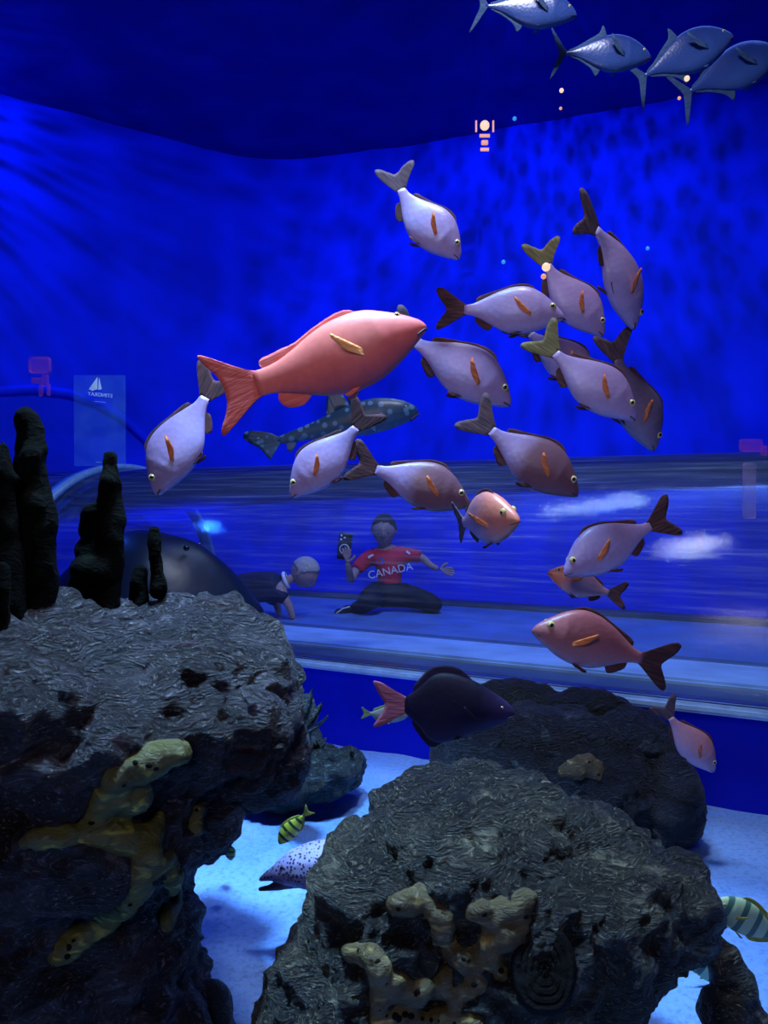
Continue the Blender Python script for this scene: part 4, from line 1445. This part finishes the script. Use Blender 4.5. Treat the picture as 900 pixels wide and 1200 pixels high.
# jersey
base = [(None, [A(456, 694), A(457, 680), A(457, 664), A(455, 651), A(453, 645)], [(.098, .085), (.098, .088), (.100, .085), (.092, .07), (.055, .05)]),
        (3, [A(433, 651), A(421, 663, -.04), A(417, 669, -.07)], [.060, .052, .052]),
        (3, [A(478, 649), A(490, 652, -.02), A(494, 653, -.03)], [.056, .045, .045])]
pts, eds, rad = skel([(s, [R_(p) for p in c], r) for s, c, r in base])
jer = link('jersey', skin_mesh(pts, eds, rad), M['jersey'], pe)
# collar, sleeve piping, crest and lettering on the jersey
col = [R_(A(453, 645) + Vector((math.cos(t) * .062, math.sin(t) * .055, -.01 + .012 * math.sin(t)))) for t in [2 * PI * k / 20 for k in range(21)]]
link('collar', tube_bm(col, .008, 6), M['jersey'], jer)
jm = jer.data
bvj = BVHTree.FromPolygons([v.co.copy() + PL for v in jm.vertices], [tuple(p.vertices) for p in jm.polygons])


def on_jersey(px, py, out=.004):
    d = (at(px, py, 1.0) - CAM).normalized()
    h = bvj.ray_cast(CAM, d)
    return R_(h[0] - d * out) if h[0] is not None else None


def patch(name, poly, mat, parent, th=.004):
    q = [on_jersey(*p) for p in poly]
    q = [p for p in q if p is not None]
    if len(q) < 3:
        return
    bm = bmesh.new()
    f_ = [bm.verts.new(p) for p in q]
    b_ = [bm.verts.new(p + FW * th * 2) for p in q]
    bm.faces.new(f_)
    bm.faces.new(b_[::-1])
    for i in range(len(q)):
        j = (i + 1) % len(q)
        bm.faces.new((f_[i], f_[j], b_[j], b_[i]))
    link(name, bm, mat, parent, smooth=False)


patch('crest', [(441, 655), (449, 654), (451, 658), (446, 663), (441, 660)], M['crest'], jer)
patch('stripe', [(431, 652), (437, 649), (438, 651), (432, 655)], M['white'], jer)
patch('stripe', [(477, 645), (481, 648), (480, 650), (476, 647)], M['white'], jer)
txt = bpy.data.curves.new('lettering', 'FONT')
txt.body = 'CANADA'
txt.size = .072
txt.extrude = .002
txt.align_x = 'CENTER'
to = bpy.data.objects.new('lettering', txt)
COL.objects.link(to)
to.parent = jer
to.location = R_(A(458, 671)) + Vector((0, -.118, 0))
to.rotation_euler = (PI / 2, math.radians(-12), 0)
bpy.context.view_layer.update()
tm_ = bpy.data.meshes.new_from_object(to.evaluated_get(bpy.context.evaluated_depsgraph_get()))
lo_ = link('lettering', tm_, M['white'], jer, smooth=False)
lo_.location, lo_.rotation_euler = to.location, to.rotation_euler
bpy.data.objects.remove(to)
# trousers
base = [(None, [A(456, 694), A(456, 686)], [(.10, .09), (.095, .085)]),
        (0, [A(440, 697, -.08), A(432, 703, -.28), A(426, 710, -.22), A(414, 714, -.08)], [.088, .078, .055, .042]),
        (0, [A(478, 698, -.06), A(498, 703, -.16), A(514, 710, -.20), A(500, 714, .0), A(480, 714, .12)], [.084, .072, .052, .044, .04])]
pts, eds, rad = skel([(s, [R_(p) for p in c], r) for s, c, r in base])
link('trousers', skin_mesh(pts, eds, rad), M['trousers'], pe)
sh = roughen(blob_mesh([(R_(A(409, 714, -.12)), (.045, .05, .03)), (R_(A(400, 717, -.14)), (.05, .045, .024))], .006, 2), [(10, .002, 'f')], 1, 2)
shoe = link('shoe', sh, M['trousers'], pe)
sl = [R_(A(x, y, -.18)) for x, y in ((410, 711), (402, 713), (395, 718), (394, 722), (400, 724), (408, 723), (412, 721))]
link('sole', tube_bm(sl, .005, 6), M['white'], shoe)['label'] = 'white sole edge'
# phone
ph = empty('phone', A(404, 640, -.255))
tag(ph, 'black phone with a white ring held up by the person in red', 'phone')
rotp = Matrix.Rotation(math.radians(6), 4, 'Y')
link('body', box_bm(0, 0, 0, .088, .010, .175, .004, rotp), M['phone'], ph)
link('ring', tube_bm([(rotp @ Vector((math.cos(t) * .030, -.008, -.02 + math.sin(t) * .030))) for t in [2 * PI * k / 24 for k in range(25)]], .004, 6), M['white'], ph)
for dx, dz in ((-.028, .066), (-.028, .04), (-.006, .053)):
    bm = bmesh.new()
    bmesh.ops.create_cone(bm, cap_ends=True, segments=16, radius1=.008, radius2=.007, depth=.006, matrix=Matrix.Translation(rotp @ Vector((dx, -.007, dz))) @ Matrix.Rotation(PI / 2, 4, 'X'))
    link('lens', bm, M['acrylic_edge'], ph)

# crawling child
DP2 = 4.7
B = lambda x, y, d=0.0: at(x, y, DP2 + d)
ck = empty('person', B(320, 730))
PL = ck.location.copy()
tag(ck, 'fair-haired child in a dark shirt crawling in the tunnel, looking down', 'person')
base = [(None, [B(262, 695, .2), B(290, 690, .1), B(318, 686), B(334, 682), B(345, 676)], [.085, .085, .075, .032, .03]),
        (2, [B(330, 695, -.06), B(340, 712, -.08), B(344, 727, -.08)], [.036, .026, .017]),
        (2, [B(320, 697, .14), B(326, 712, .16), B(328, 726, .16)], [.034, .026, .017])]
pts, eds, rad = skel([(s, [p - PL for p in c], r) for s, c, r in base])
link('body', skin_mesh(pts, eds, rad), M['skin'], ck)
hc = B(357, 671) - PL
hm, rt_, up_, fc_ = head_mesh(hc, .20, Vector((.75, -.35, -.75)), Vector((.55, -.25, .75)))
link('head', hm, M['skin'], ck)
face_bits(ck, hc, .20, rt_, up_, fc_)
link('hair', hair_mesh(hc, .20, rt_, up_, fc_, low=.0), M['hair_fair'], ck)['label'] = 'short fair hair'
base = [(None, [B(262, 695, .2), B(285, 689, .1), B(308, 686), B(324, 683), B(333, 681)], [.10, .105, .095, .08, .04]),
        (2, [B(328, 697, -.06), B(336, 706, -.08)], [.055, .04]),
        (2, [B(318, 698, .14), B(324, 708, .16)], [.055, .04])]
pts, eds, rad = skel([(s, [p - PL for p in c], r) for s, c, r in base])
sh = link('shirt', skin_mesh(pts, eds, rad), M['shirt'], ck)
cc = B(335, 680) - PL
dr = (B(345, 676) - B(318, 686)).normalized()
q1 = dr.orthogonal().normalized(); q2 = dr.cross(q1)
link('collar', tube_bm([cc + (q1 * math.cos(t) + q2 * math.sin(t)) * .048 for t in [2 * PI * k / 20 for k in range(21)]], .012, 8), M['white'], ck)['label'] = 'pale collar'
for w_ in (B(344, 727, -.08), B(328, 727, .16)):
    fs = hand(None, w_ - PL, Vector((.5, -.6, -.12)), Vector((.8, .6, 0)), .09, None, curl=-.1, body=([], [], []))
    allp, alle, allr = [w_ - PL], [], [.015]
    for cp, cr in fs:
        pr_ = 0
        for p, r in zip(cp, cr):
            allp.append(p); allr.append(r * .85)
            alle.append((pr_, len(allp) - 1))
            pr_ = len(allp) - 1
    link('hand', skin_mesh(allp, alle, allr, 2), M['skin'], ck)


# ------------------------------------------------------------------ glass reflections built as sheer plates and glowing beads
def sheer(name, col, a):
    m = bpy.data.materials.new(name)
    m.use_nodes = True
    nt = m.node_tree
    nt.nodes.clear()
    out = N(nt, 'ShaderNodeOutputMaterial')
    tr = N(nt, 'ShaderNodeBsdfTransparent')
    df = N(nt, 'ShaderNodeBsdfDiffuse')
    df.inputs[0].default_value = (*col, 1)
    mx = N(nt, 'ShaderNodeMixShader')
    tc = N(nt, 'ShaderNodeTexCoord')
    nz = N(nt, 'ShaderNodeTexNoise', Scale=14.0, Detail=3.0)
    nt.links.new(tc.outputs['Object'], nz.inputs['Vector'])
    f = ramp(nt, nz.outputs['Fac'], [(0.35, (a * .6,) * 3), (0.65, (a * 1.3,) * 3)])
    nt.links.new(f, mx.inputs[0])
    nt.links.new(tr.outputs[0], mx.inputs[1])
    nt.links.new(df.outputs[0], mx.inputs[2])
    nt.links.new(mx.outputs[0], out.inputs[0])
    return m


M['plate'] = sheer('sheer_plate', (0.10, 0.30, 1.0), 0.12)
M['plate_text'] = sheer('sheer_lettering', (0.6, 0.75, 1.0), 0.9)
M['plate_red'] = sheer('sheer_red', (0.6, 0.12, 0.4), 0.2)
M['plate_pale'] = sheer('sheer_pale', (0.45, 0.4, 0.7), 0.22)
DS = 2.3
k = DS / F


def mirrored_text(body, size, px, py, parent, name='lettering'):
    c = bpy.data.curves.new('t', 'FONT')
    c.body = body
    c.size = size
    c.extrude = .0006
    c.align_x = 'CENTER'
    o = bpy.data.objects.new('t', c)
    COL.objects.link(o)
    bpy.context.view_layer.update()
    me = bpy.data.meshes.new_from_object(o.evaluated_get(bpy.context.evaluated_depsgraph_get()))
    bpy.data.objects.remove(o)
    off = at(px, py, DS) - parent.location
    for v in me.vertices:
        x, y, z = v.co
        v.co = Vector((-x + off.x, z - .004 + off.y, y + off.z + x * .10))
    return link(name, me, M['plate_text'], parent, smooth=False)


sg_ = empty('sign_plate', at(117, 545, DS))  # sign mirrored in the tank glass, built as a plate in the water
tag(sg_, 'faint see-through sign plate with mirrored lettering behind the cluster pillar', 'sign')
ctr = at(117, 493, DS) - sg_.location
link('plate', box_bm(ctr.x, ctr.y, ctr.z, 60 * k, .004, 106 * k, .001), M['plate'], sg_, smooth=False)
mirrored_text('STINGRAY', .0165, 118, 465, sg_)
mirrored_text('~~~~~~~', .008, 118, 472, sg_)
mirrored_text('----- ---- ------', .009, 122, 543, sg_)
for pts_ in ([(104, 456), (114, 442), (114, 456), (108, 458)], [(116, 443), (119, 456), (115, 457)]):
    bm = bmesh.new()
    f_ = [bm.verts.new(at(x, y, DS - .004) - sg_.location) for x, y in pts_]
    b_ = [bm.verts.new(v.co + Vector((0, .0015, 0))) for v in f_]
    bm.faces.new(f_); bm.faces.new(b_[::-1])
    for i in range(len(f_)):
        j = (i + 1) % len(f_)
        bm.faces.new((f_[i], f_[j], b_[j], b_[i]))
    link('sail_emblem', bm, M['plate_text'], sg_, smooth=False)


def reflected_panel(name, label, blocks, D):  # sign reflections in the glass, built as tinted panels in the water
    x0, y0 = blocks[0][0], blocks[0][1]
    r_ = empty(name, at(x0, y0, D))
    tag(r_, label, 'sign')
    q = D / F
    for (cx, cy, w_, h_, mt, nm) in blocks:
        c = at(cx, cy, D) - r_.location
        link(nm, box_bm(c.x, c.y, c.z, w_ * q, .006, h_ * q, min(w_, h_) * q * .25), M[mt], r_)


reflected_panel('red_sign', 'faint red glowing sign panel above the leftmost tall pillars',
          [(47, 428, 24, 20, 'plate_red', 'panel'), (44, 446, 14, 7, 'plate_red', 'mark'), (53, 446, 8, 14, 'plate_red', 'mark'), (48, 457, 5, 14, 'plate_red', 'mark'), (57, 457, 4, 14, 'plate_red', 'mark')], 2.4)
reflected_panel('red_sign', 'faint red cap-shaped panel over a pale strip at the right edge above the tunnel',
          [(880, 522, 26, 15, 'plate_red', 'panel'), (895, 528, 8, 12, 'plate_red', 'mark'), (878, 575, 14, 66, 'plate_pale', 'strip')], 2.5)


def glint(px, py, r, D, mat, label, trim=False):  # lamp reflections in the tank glass, built as glowing beads
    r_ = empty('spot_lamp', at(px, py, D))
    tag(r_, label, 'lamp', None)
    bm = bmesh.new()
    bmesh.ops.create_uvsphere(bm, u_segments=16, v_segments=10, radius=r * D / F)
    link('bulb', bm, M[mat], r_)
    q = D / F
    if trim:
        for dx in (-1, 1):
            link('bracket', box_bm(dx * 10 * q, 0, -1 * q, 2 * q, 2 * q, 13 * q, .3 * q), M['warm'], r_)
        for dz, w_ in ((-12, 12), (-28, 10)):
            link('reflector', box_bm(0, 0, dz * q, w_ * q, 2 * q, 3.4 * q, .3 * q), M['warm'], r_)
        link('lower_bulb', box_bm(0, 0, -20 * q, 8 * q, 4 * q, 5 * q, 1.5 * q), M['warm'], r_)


glint(568, 147, 5.5, 5.2, 'white_glint', 'warm lamp with stacked reflectors glowing near the waterline', True)
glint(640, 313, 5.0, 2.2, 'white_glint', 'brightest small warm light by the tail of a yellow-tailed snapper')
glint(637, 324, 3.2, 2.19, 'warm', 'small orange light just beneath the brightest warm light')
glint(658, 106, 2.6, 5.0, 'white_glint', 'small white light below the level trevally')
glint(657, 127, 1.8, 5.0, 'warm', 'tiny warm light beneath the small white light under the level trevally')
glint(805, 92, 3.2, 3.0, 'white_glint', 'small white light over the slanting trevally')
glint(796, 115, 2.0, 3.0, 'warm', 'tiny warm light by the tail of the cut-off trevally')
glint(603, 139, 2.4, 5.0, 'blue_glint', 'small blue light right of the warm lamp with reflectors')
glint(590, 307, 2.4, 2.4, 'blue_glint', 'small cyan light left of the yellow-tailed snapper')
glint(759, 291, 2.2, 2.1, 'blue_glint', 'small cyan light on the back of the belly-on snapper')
